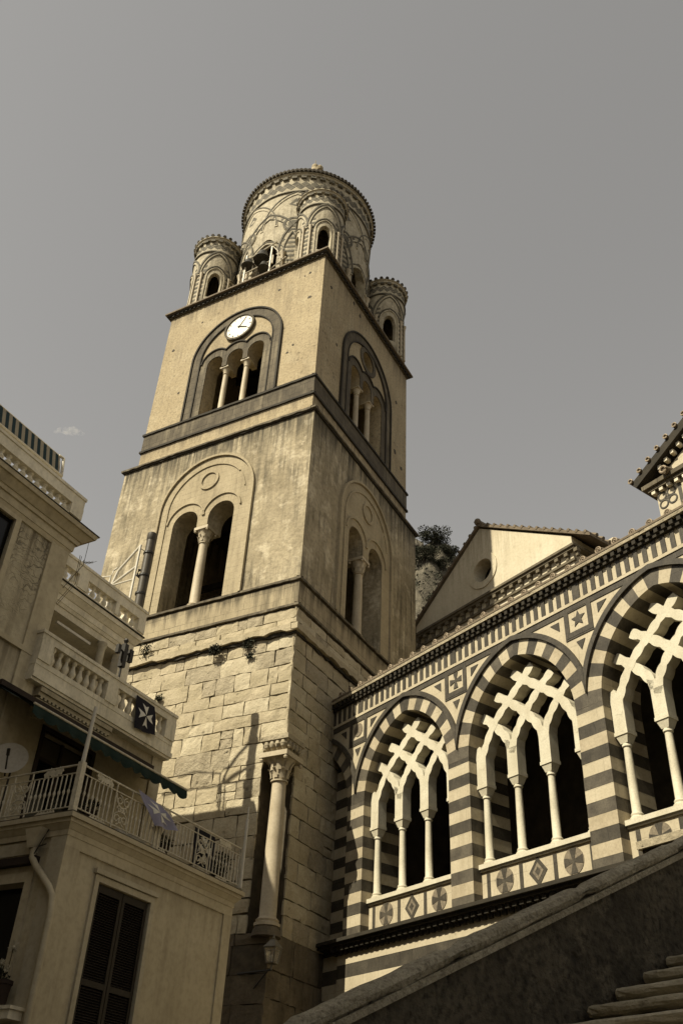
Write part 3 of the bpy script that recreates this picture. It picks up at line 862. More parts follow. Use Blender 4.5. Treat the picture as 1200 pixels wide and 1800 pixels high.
# ---- bells and their iron frame in front of the drum opening
fr = MB()
for a in (-5.95, -4.25):
    fr.box(a - .04, a + .04, .78, .86, 41.33, 44.75)
fr.tube([(-6.3, .9, 44.35), (-3.9, .75, 44.75)], .06, 6); fr.tube([(-6.0, .85, 43.2), (-4.1, .85, 43.4)], .045, 6)
fr.tube([(-5.5, .9, 43.0), (-5.5, .9, 44.6)], .035, 6); fr.tube([(-4.1, .8, 43.0), (-4.1, .8, 43.7)], .05, 6)
fr.tube([(-4.2, .82, 44.6), (-3.8, .8, 43.9), (-3.7, .8, 43.2)], .03, 6)
fr.tube([(-6.0, .85, 44.3), (-6.4, .9, 43.4), (-6.3, .9, 42.8)], .03, 6)
for a in (-5.95, -4.25):
    fr.tube([(a, .85, 42.6), (a + .5, 1.5, 44.2)], .03, 6)
tag(fr.build('bell_gantry', 'iron_white', frame=FT, base=(-5.1, .85, 41.33)), 'thin pale iron frame holding bells in front of the lantern opening', 'bell gantry')
def bell(x, y, z, r, label):
    m = MB()
    prof = [(r, z - r * 1.35), (r * .93, z - r * 1.2), (r * .72, z - r * .75), (r * .6, z - r * .3), (r * .52, z - r * .05), (r * .3, z + r * .12), (.03, z + r * .16)]
    m.lathe(prof, x, y, 20)
    m.tube([(x, y, z + r * .1), (x, y, z + r * .5)], r * .1, 6)
    tag(m.build('bell', 'bronze', frame=FT, base=(x, y, z), smooth=True), label, 'bell', 'bells hung outside the lantern')
bell(-5.78, .85, 44.25, .4, 'bronze bell hung leftmost on the frame, clear of the dark opening')
bell(-4.9, .9, 44.5, .5, 'largest bronze bell hung high before the dark lantern opening')
bell(-4.62, .8, 43.3, .36, 'small bronze bell hung lowest of the three beneath the largest one')

# ================================================================== CHURCH PORTICO
church = thing('church_portico', 'striped black and cream marble church portico of tall pointed arches filled with white interlaced tracery', 'church front', FF, (10, 0, 0))
PB, HALF, C0_, EX = 5.22, 2.145, 4.15, 0.47
ZS = 12.7                                  # springing
RV = HALF + EX + .48                       # back of the voussoirs (radius)
CELL = PB / 2
def half_at(R, z):  return math.sqrt(max(0, R * R - (z - ZS) ** 2)) - EX
zcusp = ZS + math.sqrt(RV ** 2 - (CELL + EX) ** 2)
BAYS = [C0_ + PB * i for i in range(-1, 5)]
H0, HC = 8.38, 0.348
# piers, one part each, built of alternating courses
for i in range(0, 6):
    s1 = C0_ + PB * i - HALF; s0 = s1 - (PB - 2 * HALF)
    m = MB(); k = 0; z = H0
    while z < ZS - .01:
        z2 = min(z + HC, ZS)
        j = random.uniform(-.004, .004)
        m.box(s0 + j, s1 - j, j, 1.6, z + .003, z2 - .003, (1 if k % 2 == 0 else 0) + (2 if random.random() < .45 else 0))
        k += 1; z = z2
    m.box(s0 + .02, s1 - .02, .02, 1.58, H0, ZS, 0)
    m.build('pier', ['marble', 'marble_dark', 'marble_b', 'marble_dark_b'], church)
def clipx(poly, x0, x1):
    for sgn, lim in ((1, x0), (-1, x1)):
        out = []
        for i in range(len(poly)):
            a, b = poly[i - 1], poly[i]
            ia, ib = sgn * (a[0] - lim) >= 0, sgn * (b[0] - lim) >= 0
            if ia != ib:
                t = (lim - a[0]) / (b[0] - a[0]); out.append((lim, a[1] + t * (b[1] - a[1])))
            if ib: out.append(b)
        poly = out
        if len(poly) < 3: return []
    return poly
R1 = HALF + EX
TA = math.acos(EX / R1)
for c in BAYS:
    m = MB()
    nv = 10.5; st = TA / nv
    for side in (1, -1):
        for k in range(11):
            t1 = TA - (0 if k == 0 else (k - .5) * st); t0 = TA - (k + .5) * st
            if k == 10: t0 = 0
            po = []
            def pt(R, t):
                return (c + side * (-EX + R * math.cos(t)), ZS + R * math.sin(t))
            # extend the joint of the key voussoir to the centre line
            inn = [pt(R1, t0 + (t1 - t0) * q / 3) for q in range(4)]
            te = math.acos(EX / RV) if k == 0 else t1
            out = [pt(RV, t0 + (te - t0) * q / 3) for q in range(4)]
            po = clipx(inn + out[::-1], c - CELL, c + CELL)
            if len(po) >= 3: m.plate(po, random.uniform(-.004, .004), 1.6, mi=(1 if k % 2 == 0 else 0) + (2 if random.random() < .45 else 0))
    m.build('voussoir_arch', ['marble', 'marble_dark', 'marble_b', 'marble_dark_b'], church)
    m = MB()
    xo = CELL - .004; RH = RV + .16
    zin = ZS + math.sqrt(RV ** 2 - (xo + EX) ** 2); zo = ZS + math.sqrt(RH ** 2 - (xo + EX) ** 2)
    def side_pts(R, n=16):
        t0 = math.acos((xo + EX) / R); t1 = math.acos(EX / R)
        rt = [(c - EX + R * math.cos(t0 + (t1 - t0) * q / n), ZS + R * math.sin(t0 + (t1 - t0) * q / n)) for q in range(n + 1)]
        lf = [(2 * c - x, z) for x, z in rt]
        return lf + rt[::-1][1:]
    m.plate(side_pts(RV) + side_pts(RH)[::-1], -.085, .02)
    m.build('hood_mould', 'marble_dark', church)
# spandrel wall
path = []
for c in BAYS:
    p = parch(c, ZS, HALF, EX, 14)
    R = RV; t0 = math.acos((CELL + EX) / R); t1 = math.acos(EX / R)
    rt = [(c - EX + R * math.cos(t0 + (t1 - t0) * q / 14), ZS + R * math.sin(t0 + (t1 - t0) * q / 14)) for q in range(15)]
    lf = [(2 * c - x, z) for x, z in rt]
    pp = lf + rt[::-1][1:]
    path += pp if not path else pp[1:]
sL, sR = BAYS[0] - CELL, BAYS[-1] + CELL
m = MB(); m.plate(path + [(sR, 17.0), (sL, 17.0)], .012, 1.0)
m.build('spandrel_wall', 'marble', church)
# dark band, light string, frieze of upright bars
m = MB(); m.box(sL, sR, -.012, .05, 15.73, 15.92); m.build('dark_band', 'marble_dark', church)
m = MB(); m.box(sL, sR, -.04, .05, 15.92, 16.02); m.build('string_course', 'marble', church)
s = -.35; bars = []
bar = None
piers_c = [C0_ + PB * i - CELL for i in range(0, 6)]
while s < 19.5:
    w = .15
    if any(abs(s + .075 - pc) < .155 for pc in piers_c): w = .27
    m = MB(); m.box(s, s + w, -.02, .03, 16.05, 16.6); m.build('frieze_bar', 'marble_dark', church); s += .309 if w < .2 else .40
# inlay above the piers: framed square with a device, small triangles
def cross_poly(cx, cz, r):
    p = []
    for k in range(4):
        a = PI / 2 * k
        for da, rr_ in ((-.36, r), (.36, r), (PI / 4, r * .17)):
            p.append((cx + rr_ * math.cos(a + da), cz + rr_ * math.sin(a + da)))
    return p
def star_poly(cx, cz, r, n=5, q=.45, a0=PI / 2):
    return [(cx + (r if k % 2 == 0 else r * q) * math.cos(a0 + PI * k / n), cz + (r if k % 2 == 0 else r * q) * math.sin(a0 + PI * k / n)) for k in range(2 * n)]
for i, pc in enumerate(piers_c):
    zc_ = 15.42
    m = MB(); m.ribbon([(pc - .43, zc_ - .43), (pc + .43, zc_ - .43), (pc + .43, zc_ + .43), (pc - .43, zc_ + .43)], .16, -.018, .02, True)
    fr_ = m.build('square_inlay', 'marble_dark', church)
    m = MB()
    if i % 3 == 0: m.plate(circ(pc, zc_, .25, 20), -.008, .02)
    elif i % 3 == 1: m.plate(cross_poly(pc, zc_, .29), -.008, .02)
    else: m.plate(star_poly(pc, zc_, .26), -.008, .02)
    m.build('device', 'marble_mid' if i % 3 == 0 else 'marble_dark', fr_)
    for tri in ([(pc - .16, 14.72), (pc + .16, 14.72), (pc, 14.42)], [(pc + .72, 15.6), (pc + 1.06, 15.6), (pc + .72, 15.3)], [(pc - .72, 15.6), (pc - 1.06, 15.6), (pc - .72, 15.3)]):
        m = MB(); m.plate(tri, -.008, .02); m.build('triangle_inlay', 'marble_dark', church)
    for x0, z0, x1, z1 in ((pc - .52, 14.88, pc + .52, 14.88),):
        m = MB(); m.ribbon([(x0, z0), (x1, z1)], .05, -.01, .02); m.build('inlay_line', 'marble_dark', church)
# blind striped wall closing the bay that runs behind the tower
m = MB(); z = 5.0; k = 0
while z < 16:
    m.box(-1.5, 1.2, .42, 1.5, z, z + HC, k % 2); z += HC; k += 1
m.build('blind_wall', ['marble', 'marble_dark'], church)
# sill, inlaid parapet panels and tracery for every bay
for bi, c in enumerate(BAYS[1:]):
    m = MB(); m.box(c - HALF, c + HALF, .34, .8, 8.38, 9.4); pan = m.build('parapet_panel', 'marble', church)
    m = MB(); m.box(c - HALF + .002, c + HALF - .002, .22, .86, 9.4, 9.53); m.box(c - HALF + .004, c + HALF - .004, .28, .84, 9.34, 9.4); m.build('sill', 'tracery_white', church)
    for x in (-1.88, -.62, .62, 1.88):
        m = MB(); m.box(c + x - .065, c + x + .065, .325, .36, 8.62, 9.27); m.build('bar_inlay', 'marble_dark', pan)
    for x in (-1.25, 1.25):
        m = MB(); m.plate(circ(c + x, 8.97, .34, 26), .325, .36); ro = m.build('roundel_inlay', 'marble_mid', pan)
        m = MB(); m.plate(cross_poly(c + x, 8.97, .335), .318, .35); m.build('cross', 'marble_dark', ro)
    m = MB(); m.plate([(c, 8.58), (c + .33, 8.96), (c, 9.34), (c - .33, 8.96)], .325, .36); ro = m.build('diamond_inlay', 'marble_dark', pan)
    m = MB(); m.ribbon([(c, 8.78), (c + .15, 8.96), (c, 9.14), (c - .15, 8.96)], .07, .318, .35, True); m.build('diamond_core', 'marble_mid', ro)
    # tracery
    T = MB()
    D0, D1 = .3, .66
    def spline(P, n=10):
        out = []
        for i in range(len(P) - 1):
            p0 = P[max(i - 1, 0)]; p1 = P[i]; p2 = P[i + 1]; p3 = P[min(i + 2, len(P) - 1)]
            for q in range(n):
                t = q / n
                out.append(tuple(.5 * ((2 * p1[j]) + (-p0[j] + p2[j]) * t + (2 * p0[j] - 5 * p1[j] + 4 * p2[j] - p3[j]) * t * t + (-p0[j] + 3 * p1[j] - 3 * p2[j] + p3[j]) * t ** 3) for j in (0, 1)))
        out.append(P[-1]); return out
    fam = [[(-1.93, 12.3), (-1.78, 12.82), (-1.32, 13.54), (-.65, 14.1), (0, 14.6), (.42, 14.92)],
           [(-.64, 12.45), (-.46, 12.95), (0, 13.5), (.65, 14.08), (1.16, 14.42)],
           [(.64, 12.45), (.82, 12.95), (1.32, 13.54), (1.78, 13.92)],
           [(1.93, 12.3), (1.99, 12.7), (2.1, 13.0)]]
    for j, P in enumerate(fam):
        for sg in (1, -1):
            pp = spline([(c + sg * x, z) for x, z in P])
            L_ = 0; ws = []
            for q in range(len(pp)):
                if q: L_ += math.dist(pp[q], pp[q - 1])
                ws.append(.215 + .085 * abs(math.sin(L_ * PI / .4)))
            o_ = .004 * j + (.002 if sg > 0 else 0)
            T.ribbon(pp, ws, D0 + o_, D1 - o_)
    for x in (-1.93, -.64, .64, 1.93):
        T.box(c + x - .2, c + x + .2, D0 + .006, D1 - .006, 11.84, 12.62)
        T.plate([(c + x - .2, 12.6), (c + x + .2, 12.6), (c + x + .27, 12.95), (c + x + .09, 12.85), (c + x, 12.72), (c + x - .09, 12.85), (c + x - .27, 12.95)], D0 + .008, D1 - .008)
    tr = T.build('tracery', 'tracery_white', church)
    for x in (-1.93, -.64, .64, 1.93):
        m = MB()
        m.lathe([(.19, 9.53), (.19, 9.6), (.15, 9.64), (.16, 9.69), (.12, 9.75), (.115, 10.5), (.1, 11.42), (.13, 11.45), (.13, 11.5), (.11, 11.53)], c + x, .48, 16)
        o = m.build('tracery_column', 'tracery_white', tr, smooth=True)
        m = MB(); P = [(c + x + a * .11, .48 + b * .11, 11.53) for a, b in ((-1, -1), (1, -1), (1, 1), (-1, 1))] + [(c + x + a * .19, .48 + b * .17, 11.74) for a, b in ((-1, -1), (1, -1), (1, 1), (-1, 1))]
        m.hexa(P); m.box(c + x - .215, c + x + .215, .48 - .19, .48 + .19, 11.74, 11.84)
        m.build('capital', 'tracery_white', o)
# ledge on small corbels under the arcade
m = MB(); m.box(-.3, sR, -.4, .3, 8.27, 8.37); m.box(-.3, sR, -.3, .3, 8.19, 8.27); m.build('ledge', 'dark_edge', church)
s = .75; first = None
while s < 15.5:
    if first is None:
        m = MB(); m.box(s, s + .15, -.22, .02, 8.06, 8.19); m.box(s, s + .15, -.1, .02, 7.96, 8.06)
        first = m.build('corbel', 'dark_edge', church); s00 = s
    else: dup(first, (s - s00, 0, 0))
    s += .262
# lower wall in broad bands
m = MB(); z = 0.0
for z0, z1, k in ((0, 3.5, 0), (3.5, 5.2, 1), (5.2, 6.0, 0), (6.0, 6.5, 1), (6.5, 7.29, 0), (7.29, 7.68, 1), (7.68, 8.2, 0)):
    m.box(.85, sR, 0.0, 1.6, z0, z1, k)
m.build('lower_wall', ['marble', 'marble_dark'], church)
m = MB(); z = 3.0; k = 1
while z < 8.1:
    m.box(-.8, .85, .1, 1.6, z, z + .42, k % 2); z += .42; k += 1
m.build('lower_wall', ['marble', 'marble_dark'], church)
# eaves: corbel table, gutter stone, tiles
m = MB(); m.box(sL, sR, -.1, .9, 16.6, 16.82); m.build('corbel_band', 'dark_edge', church)
m = MB(); m.box(sL, sR, -.235, .9, 16.82, 16.93); m.build('gutter_stone', 'block_stone_grey', church)
s = -.2; k = 0
while s < 19:
    if k == 0:
        m = MB(); m.box(s, s + .12, -.2, -.1, 16.66, 16.82); first = m.build('eaves_corbel', 'dark_edge', church); s00 = s
    elif k <= 92: dup(first, (s - s00, 0, 0))
    s += .25; k += 1
m = MB()
m.hexa([(sL, -.25, 16.935), (sR, -.25, 16.935), (sR, 8.6, 19.3), (sL, 8.6, 19.3), (sL, -.25, 17.0), (sR, -.25, 17.0), (sR, 8.6, 19.4), (sL, 8.6, 19.4)])
m.build('tiled_roof', 'roof_tile', church)
s = .62; k = 0; tile1 = None
while s < 19:
    if tile1 is None:
        m = MB()
        m.tube([(s, -.2, 17.06), (s, 2.2, 17.72)], .1, 12); tile1 = m.build('cover_tile', 'roof_tile', church, smooth=True)
        m = MB(idm); 
        m.tube([(s + .095 * math.cos(t), -.215, 17.06 + .095 * math.sin(t)) for t in [2 * PI * q / 14 for q in range(14)]], .022, 6, True)
        m.tube([(s + .04 * math.cos(t), -.215, 17.06 + .04 * math.sin(t)) for t in [2 * PI * q / 8 for q in range(8)]], .016, 5, True)
        m.build('tile_boss', 'tile_end', tile1, smooth=True)
        m = MB(); m.box(s + .19, s + .42, -.22, .3, 16.99, 17.03); pan1 = m.build('pan_tile', 'tile_end', church); s00 = s
    else:
        dup(tile1, (s - s00, random.uniform(-.02, .02), random.uniform(-.012, .012)))
        dup(pan1, (s - s00, 0, random.uniform(-.01, .01)))
    s += .598
# dark inside of the portico
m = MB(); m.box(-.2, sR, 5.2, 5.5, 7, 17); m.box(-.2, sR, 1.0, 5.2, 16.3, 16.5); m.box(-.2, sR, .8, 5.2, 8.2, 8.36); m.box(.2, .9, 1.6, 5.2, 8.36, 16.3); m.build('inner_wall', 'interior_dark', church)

# pediment over the central part of the front
ped = thing('church_pediment', 'small marble gable with quatrefoil inlay and dentil cornice rising above the portico roof', 'pediment', FF, (20, .4, 17))
m = MB(); m.box(15.02, 26, .35, 1.4, 16.9, 18.35); m.build('gable_base', 'marble', ped)
m = MB()
m.box(14.72, 26, .12, 1.5, 18.46, 18.6); m.box(14.86, 26, .2, 1.5, 18.35, 18.46); m.build('cornice', 'dark_trim', ped)
sl = .575
m = MB(); m.plate([(14.9, 18.6), (25.9, 18.6), (20.4, 18.6 + 5.5 * sl)], .4, 1.3); m.build('tympanum', 'marble', ped)
m = MB(); m.ribbon([(14.5, 18.78), (20.4, 18.78 + 5.9 * sl), (26.3, 18.78)], .26, .1, 1.5); m.build('raking_cornice', 'dark_edge', ped)
for k in range(14):
    m = MB(); x = 14.95 + k * .26; m.box(x, x + .12, .22, .38, 18.24, 18.36); m.build('dentil', 'stucco_pale', ped)
for k in range(15):
    m = MB(); x = 15.3 + k * .24; z = 18.52 + (x - 14.5) * sl; m.box(x, x + .11, .22, .4, z - .02, z + .1); m.build('raking_dentil', 'stucco_pale', ped)
for k in range(10):
    x = 14.45 + k * .35; z = 18.98 + (x - 14.5) * sl
    m = MB(); m.tube([(x, .06, z), (x, 1.5, z)], .075, 10); t_ = m.build('cover_tile', 'roof_tile', ped, smooth=True)
    m = MB(); m.tube([(x + .065 * math.cos(t), .04, z + .065 * math.sin(t)) for t in [2 * PI * q / 12 for q in range(12)]], .02, 6, True); m.build('tile_boss', 'tile_end', t_, smooth=True)
for dx, dz in ((-.16, .14), (.15, .16), (-.14, -.14), (.16, -.12)):
    m = MB(); m.ribbon(circ(15.35 + dx, 17.97 + dz, .13, 20), .045, .33, .37, True); m.build('quatrefoil_ring', 'marble_dark', ped)
m = MB(); m.plate(star_poly(15.36, 17.98, .07, 4, .6), .335, .36); m.build('quatrefoil_centre', 'marble_dark', ped)
for x in (15.72, 16.5, 17.3):
    m = MB(); m.box(x, x + .11, .335, .37, 17.2, 18.3); m.build('bar_inlay', 'marble_dark', ped)
m = MB(); m.tube([(15.62, -.02, 18.62), (15.62, 1.0, 18.9)], .13, 12); t_ = m.build('corner_tile', 'roof_tile', ped, smooth=True)
m = MB(); m.tube([(15.62 + .1 * math.cos(t), -.05, 18.62 + .1 * math.sin(t)) for t in [2 * PI * q / 12 for q in range(12)]], .035, 6, True); m.build('tile_boss', 'tile_end', t_, smooth=True)

# plain gabled building behind the portico
gab = thing('church_gable', 'plain plastered church gable with round window and corbelled cornice behind the portico roof', 'church gable', FF, (0, 9, 0))
GD = 8.5; g0, g1, gz = -5.3, 5.35, 25.1; ga = 29.4
m = MB(); m.plate([(g0, 0), (g1, 0), (g1, gz), (g1, gz + .75), (-.3, ga), (g0, gz + .75)], GD, GD + .7, [circ(-.2, 26.8, .62, 28)])
m.box(g1 - .7, g1, GD + .7, GD + 14, 0, gz + .7); m.box(g0, g0 + .7, GD + .7, GD + 14, 0, gz + .7); m.box(g0 + .7, g1 - .7, GD + 4, GD + 4.3, 20, 28)
m.build('wall', 'gable_plaster', gab)
m = MB(); m.ribbon(circ(-.2, 26.8, .8, 30), .34, GD - .06, GD + .1, True); m.build('round_window_frame', 'gable_plaster', gab)
m = MB(); m.box(g0, g1 + .25, GD - .22, GD + .05, 25.0, 25.12); m.box(g0, g1 + .3, GD - .3, GD + .05, 25.12, 25.24); m.box(g1 - .02, g1 + .3, GD + .06, GD + 12, 25.12, 25.24); m.build('cornice', 'cornice_dark', gab)
m = MB(); m.box(g0, g1 + .12, GD - .1, GD + .05, 24.5, 24.62); m.build('lower_cornice', 'cornice_dark', gab)
k = 0; x = g0 + .2
while x < g1 + .2:
    if k == 0:
        m = MB(); m.box(x, x + .2, GD - .2, GD + .02, 24.82, 25.0); m.box(x + .03, x + .17, GD - .12, GD + .02, 24.62, 24.82); first = m.build('corbel', 'cornice_dark', gab); x00 = x
    else: dup(first, (x - x00, 0, 0))
    x += .56; k += 1
sg_ = (ga - gz - .75) / (g1 - .02)
m = MB()
for s2 in (-1, 1):
    ex = 1.1
    hw = (g1 + .3) if s2 > 0 else (-.3 - g0); sg_ = (ga - gz - .75) / hw; a = (-.3, ga + .1); b = (-.3 + s2 * (hw + ex), ga + .1 - sg_ * (hw + ex))
    m.plate([a, b, (b[0], b[1] + .16), (a[0], a[1] + .16)] if s2 < 0 else [a, (a[0], a[1] + .16), (b[0], b[1] + .16), b], GD - .12, GD + 14)
    for q in range(15):
        t = (q + .5) / 15; x = a[0] + (b[0] - a[0]) * t; z = a[1] + (b[1] - a[1]) * t + .17
        m.tube([(x, GD - .14, z), (x, GD + 3, z)], .09, 6)
    for q in range(24):
        y = GD + .3 + q * .42
        m.tube([(b[0] - s2 * .6, y, b[1] + .17 + sg_ * .6), (b[0] + s2 * .06, y, b[1] + .15)], .1, 6)
m.tube([(-.3, GD - .15, ga + .32), (-.3, GD + 12, ga + .32)], .16, 8); m.ball((-.3, GD - .1, ga + .36), .2, 8)
m.build('tiled_roof', 'roof_tile', gab)

# ================================================================== STAIRS, PARAPET, TERRACE
m = MB(); SP = 22.0; rise, run = .1565, .3255
k0 = -11.99 - 3.29 / rise * run
n = int(8.0 / rise)
P = []
for k in range(n):
    d = k0 + run * (k + 1) - .0; z0 = rise * k; z1 = rise * (k + 1)
    d = -11.99 + (z1 - 3.29) / rise * run
    P += [(d, z0 if k else -.2)]
    for t in range(7):
        a = -PI / 2 + PI * t / 6
        P.append((d + .02 - .05 * math.cos(a), z1 - .052 + .052 * math.sin(a)))
P += [(-2.0, n * rise), (-2.0, -.2)]
mm = MB(lambda u, d, w: (d, u, w))
Pr = []
for k in range(n):
    z1 = rise * (k + 1); d = -11.99 + (z1 - 3.29) / rise * run
    Pr += [(d + .06, rise * k if k else -.2), (d + .06, z1 - .004)]
Pr += [(-2.0, n * rise - .004), (-2.0, -.2)]
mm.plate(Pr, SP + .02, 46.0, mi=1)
for k in range(n):
    z1 = rise * (k + 1); d = -11.99 + (z1 - 3.29) / rise * run
    P = []; F = []; ns = 64; prof = [(d + .38, z1)] + [(d + .04 - .04 * math.sin(t * PI / 6), z1 - .04 + .04 * math.cos(t * PI / 6)) for t in range(7)] + [(d + .075, z1 - .085)]
    q_ = len(prof); s_l = SP + .02 + random.uniform(0, .03)
    for i in range(ns + 1):
        u = s_l + (46 - s_l) * (i / ns) ** 1.6
        for (pd, pz) in prof:
            j = random.uniform(-.006, .006)
            P.append((u, pd + j, pz + j * .7))
    for i in range(ns):
        for t in range(q_ - 1): F.append((i * q_ + t, i * q_ + t + 1, (i + 1) * q_ + t + 1, (i + 1) * q_ + t))
    F.append(tuple(range(q_)))
    fn_ = mm.fn; mm.fn = idm; mm.add(P, F, 0); mm.fn = fn_
tag(mm.build('stairs', ['stair_stone', 'shaded_riser'], frame=FF, base=(30, -10, 0)), kind='structure')
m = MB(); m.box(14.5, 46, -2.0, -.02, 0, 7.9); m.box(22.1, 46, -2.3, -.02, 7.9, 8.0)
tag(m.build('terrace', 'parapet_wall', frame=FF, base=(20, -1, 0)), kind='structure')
m = MB(); m.box(14.42, 22.0, -2.08, -1.2, 7.9, 8.06)
tag(m.build('terrace_coping', 'block_stone_grey', frame=FF, base=(16, -1.5, 7.9)), 'pale marble slab capping the rough terrace wall below the rightmost arch', 'coping stone')
par = thing('stair_parapet', 'sloping stone parapet with rounded pitted coping beside the church stairs', 'parapet', FF, (21.7, -12, 0))
slope = rise / run
def zp(d): return 2.39 + slope * (d + 15.55)
dA, dB = -20.2, -2.0
mm = MB(lambda u, d, w: (d, u, w))
mm.plate([(dA, -.1), (dB, -.1), (dB, zp(dB) - .17), (dA, zp(dA) - .17)], SP - .24, SP - .03)
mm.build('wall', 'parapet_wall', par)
m = MB(); nseg = 150; P = []; F = []; nt2 = 20
for i in range(nseg + 1):
    d = dA + (dB - dA) * i / nseg; zt = zp(d)
    for t in range(nt2 + 1):
        a = 2 * PI * t / nt2
        j = random.uniform(-.011, .009) if t < nt2 else 0
        if i % 11 == 6 and t < nt2: j -= .035
        # flattened roll: round nose on the stair side
        P.append((SP - .1 + (.115 + j) * math.cos(a), d, zt - .025 - .06 + (.06 + j * .8) * (math.copysign(abs(math.sin(a)) ** .62, math.sin(a)))))
for i in range(nseg):
    for t in range(nt2): F.append((i * (nt2 + 1) + t, i * (nt2 + 1) + t + 1, (i + 1) * (nt2 + 1) + t + 1, (i + 1) * (nt2 + 1) + t))
m.add(P, F); m.build('coping_roll', 'parapet_coping', par, smooth=True, recalc=True)
mm = MB(lambda u, d, w: (d, u, w))
mm.plate([(dA, zp(dA) - .185), (dB, zp(dB) - .185), (dB, zp(dB) - .135), (dA, zp(dA) - .135)], SP - .25, SP + .005)
mm.build('coping_fillet', 'parapet_coping', par)

# ================================================================== WALL LANTERN ON THE TOWER BASE
lamp = thing('street_lantern', 'glazed metal street lantern on a bracket at the foot of the tower corner column', 'street lamp', FT, (.32, -.25, 7.2))
lx, ly = .33, -.25
m = MB(); m.tube([(-1.0, 0.0, 7.02), (lx, ly, 7.02)], .03, 6); m.tube([(-.4, 0, 6.6), (lx - .1, ly, 7.02)], .02, 6); m.build('bracket', 'iron_dark', lamp)
def sq(r, z): return [(lx + a * r * .74, ly + b * r * .74, 7.1 + (z - 7.1) * .8) for a, b in ((-1, -1), (1, -1), (1, 1), (-1, 1))]
m = MB(); m.hexa(sq(.15, 7.24) + sq(.235, 7.72)); m.build('glass', 'lamp_glass', lamp)
m = MB()
for k in range(4):
    m.tube([sq(.16, 7.22)[k], sq(.25, 7.74)[k]], .02, 6)
    m.tube([sq(.16, 7.22)[k], sq(.16, 7.22)[(k + 1) % 4]], .022, 6)
    m.tube([sq(.25, 7.74)[k], sq(.25, 7.74)[(k + 1) % 4]], .025, 6)
m.tube([(lx, ly, 7.02), (lx, ly, 7.22)], .025, 6); m.box(lx - .12, lx + .12, ly - .12, ly + .12, 7.18, 7.205)
m.build('frame', 'lamp_metal', lamp)
m = MB(); m.hexa(sq(.29, 7.75) + sq(.13, 7.96)); m.hexa(sq(.13, 7.961) + sq(.1, 8.02)); m.lathe([(.05, 7.83), (.07, 7.87), (.03, 7.91), (.015, 7.98)], lx, ly, 8); m.build('hood', 'lamp_metal', lamp)
m = MB(); m.ball((lx, ly, 7.38), .045, 8, sx=(1, 1, 1.4)); m.tube([(lx, ly, 7.21), (lx, ly, 7.34)], .02, 6); m.build('bulb', 'clock_white', lamp)

# ================================================================== HOUSES ON THE LEFT
def baluster_mesh(m, u, d, z0, z1, r):
    h = z1 - z0
    m.lathe([(r * .8, z0), (r * .8, z0 + h * .08), (r * .5, z0 + h * .12), (r * .95, z0 + h * .3), (r, z0 + h * .38), (r * .55, z0 + h * .62), (r * .42, z0 + h * .78), (r * .7, z0 + h * .86), (r * .78, z0 + h * .9), (r * .78, z1)], u, d, 12)
def balustrade(parent, fn, dc, z0, zb, zt, z1, piers, ends, r, mt, pitch, th=.15):
    """rail, base, piers and turned balusters (each baluster a part)"""
    lo, hi = ends
    m = MB(fn); m.box(lo, hi, dc - th * .9, dc + th * .9, z0, zb); m.build('balustrade_base', mt, parent)
    m = MB(fn); m.box(lo - .03, hi + .03, dc - th - .03, dc + th + .03, z1 - .09, z1); m.box(lo, hi, dc - th, dc + th, zt, z1 - .09); m.build('handrail', mt, parent)
    for a, b in piers:
        m = MB(fn); m.box(a, b, dc - th - .02, dc + th + .02, zb - .01, zt + .01); m.build('balustrade_pier', mt, parent)
    pr = sorted(piers); first = None
    for i in range(len(pr) - 1):
        a, b = pr[i][1], pr[i + 1][0]
        k = max(1, int((b - a) / pitch))
        for q in range(k):
            u = a + (b - a) * (q + .5) / k
            if first is None:
                m = MB(fn); baluster_mesh(m, u, dc, zb, zt, r); first = m.build('baluster', mt, parent, smooth=True); f0 = fn(u, dc, 0)
            else:
                p = fn(u, dc, 0); dup(first, (p[0] - f0[0], p[1] - f0[1], 0))

# ---- tall house at the far left
ta = thing('tall_house', 'tall cream house with cracked plaster, deep roof cornice and balustrade at the left edge', 'house', FT, (-5, -18, 0))
fa = mR(1.3)
m = MB(fa); m.plate([(-30, 0), (-10.15, 0), (-10.15, 16.15), (-30, 16.15)], 0, .5, [[(-13.25, 13.2), (-12.1, 13.2), (-12.1, 15.85), (-13.25, 15.85)], [(-16.4, 13.2), (-15.2, 13.2), (-15.2, 15.85), (-16.4, 15.85)]])
m.box(-30, -10.15, 6.2, 6.7, 0, 16.15); m.box(-30, -10.16, .5, 6.2, 15.9, 16.1); m.box(-10.65, -10.155, .5, 6.2, 0, 15.9); m.box(-30, -29.5, .5, 6.2, 0, 15.9)
m.build('wall', 'house_plaster_cracked', ta)
m = MB(fa); m.box(-10.78, -10.1, -.07, .6, 0, 16.1); m.build('corner_pilaster', 'house_plaster', ta)
m = MB(fa); m.box(-30, -10.06, -.09, .02, 12.6, 12.74); m.build('string_course', 'house_plaster', ta)
m = MB()
for z0, z1, p0, p1 in ((15.95, 16.08, .05, .1), (16.08, 16.3, .12, .14), (16.3, 16.42, .2, .22), (16.42, 16.6, .26, .44), (16.6, 16.72, .5, .54)):
    lo = [(-1.3 + p0, -30), (-1.3 + p0, -10.15 + p0), (-8, -10.15 + p0), (-8, -30)]
    hi = [(-1.3 + p1, -30), (-1.3 + p1, -10.15 + p1), (-8, -10.15 + p1), (-8, -30)]
    m.hexa([(x, y, z0) for x, y in lo] + [(x, y, z1) for x, y in hi])
m.build('roof_cornice', 'house_plaster', ta)
m = MB(); m.box(-8, -.74, -30, -9.58, 16.72, 16.75); m.build('cornice_edge', 'dark_edge', ta)
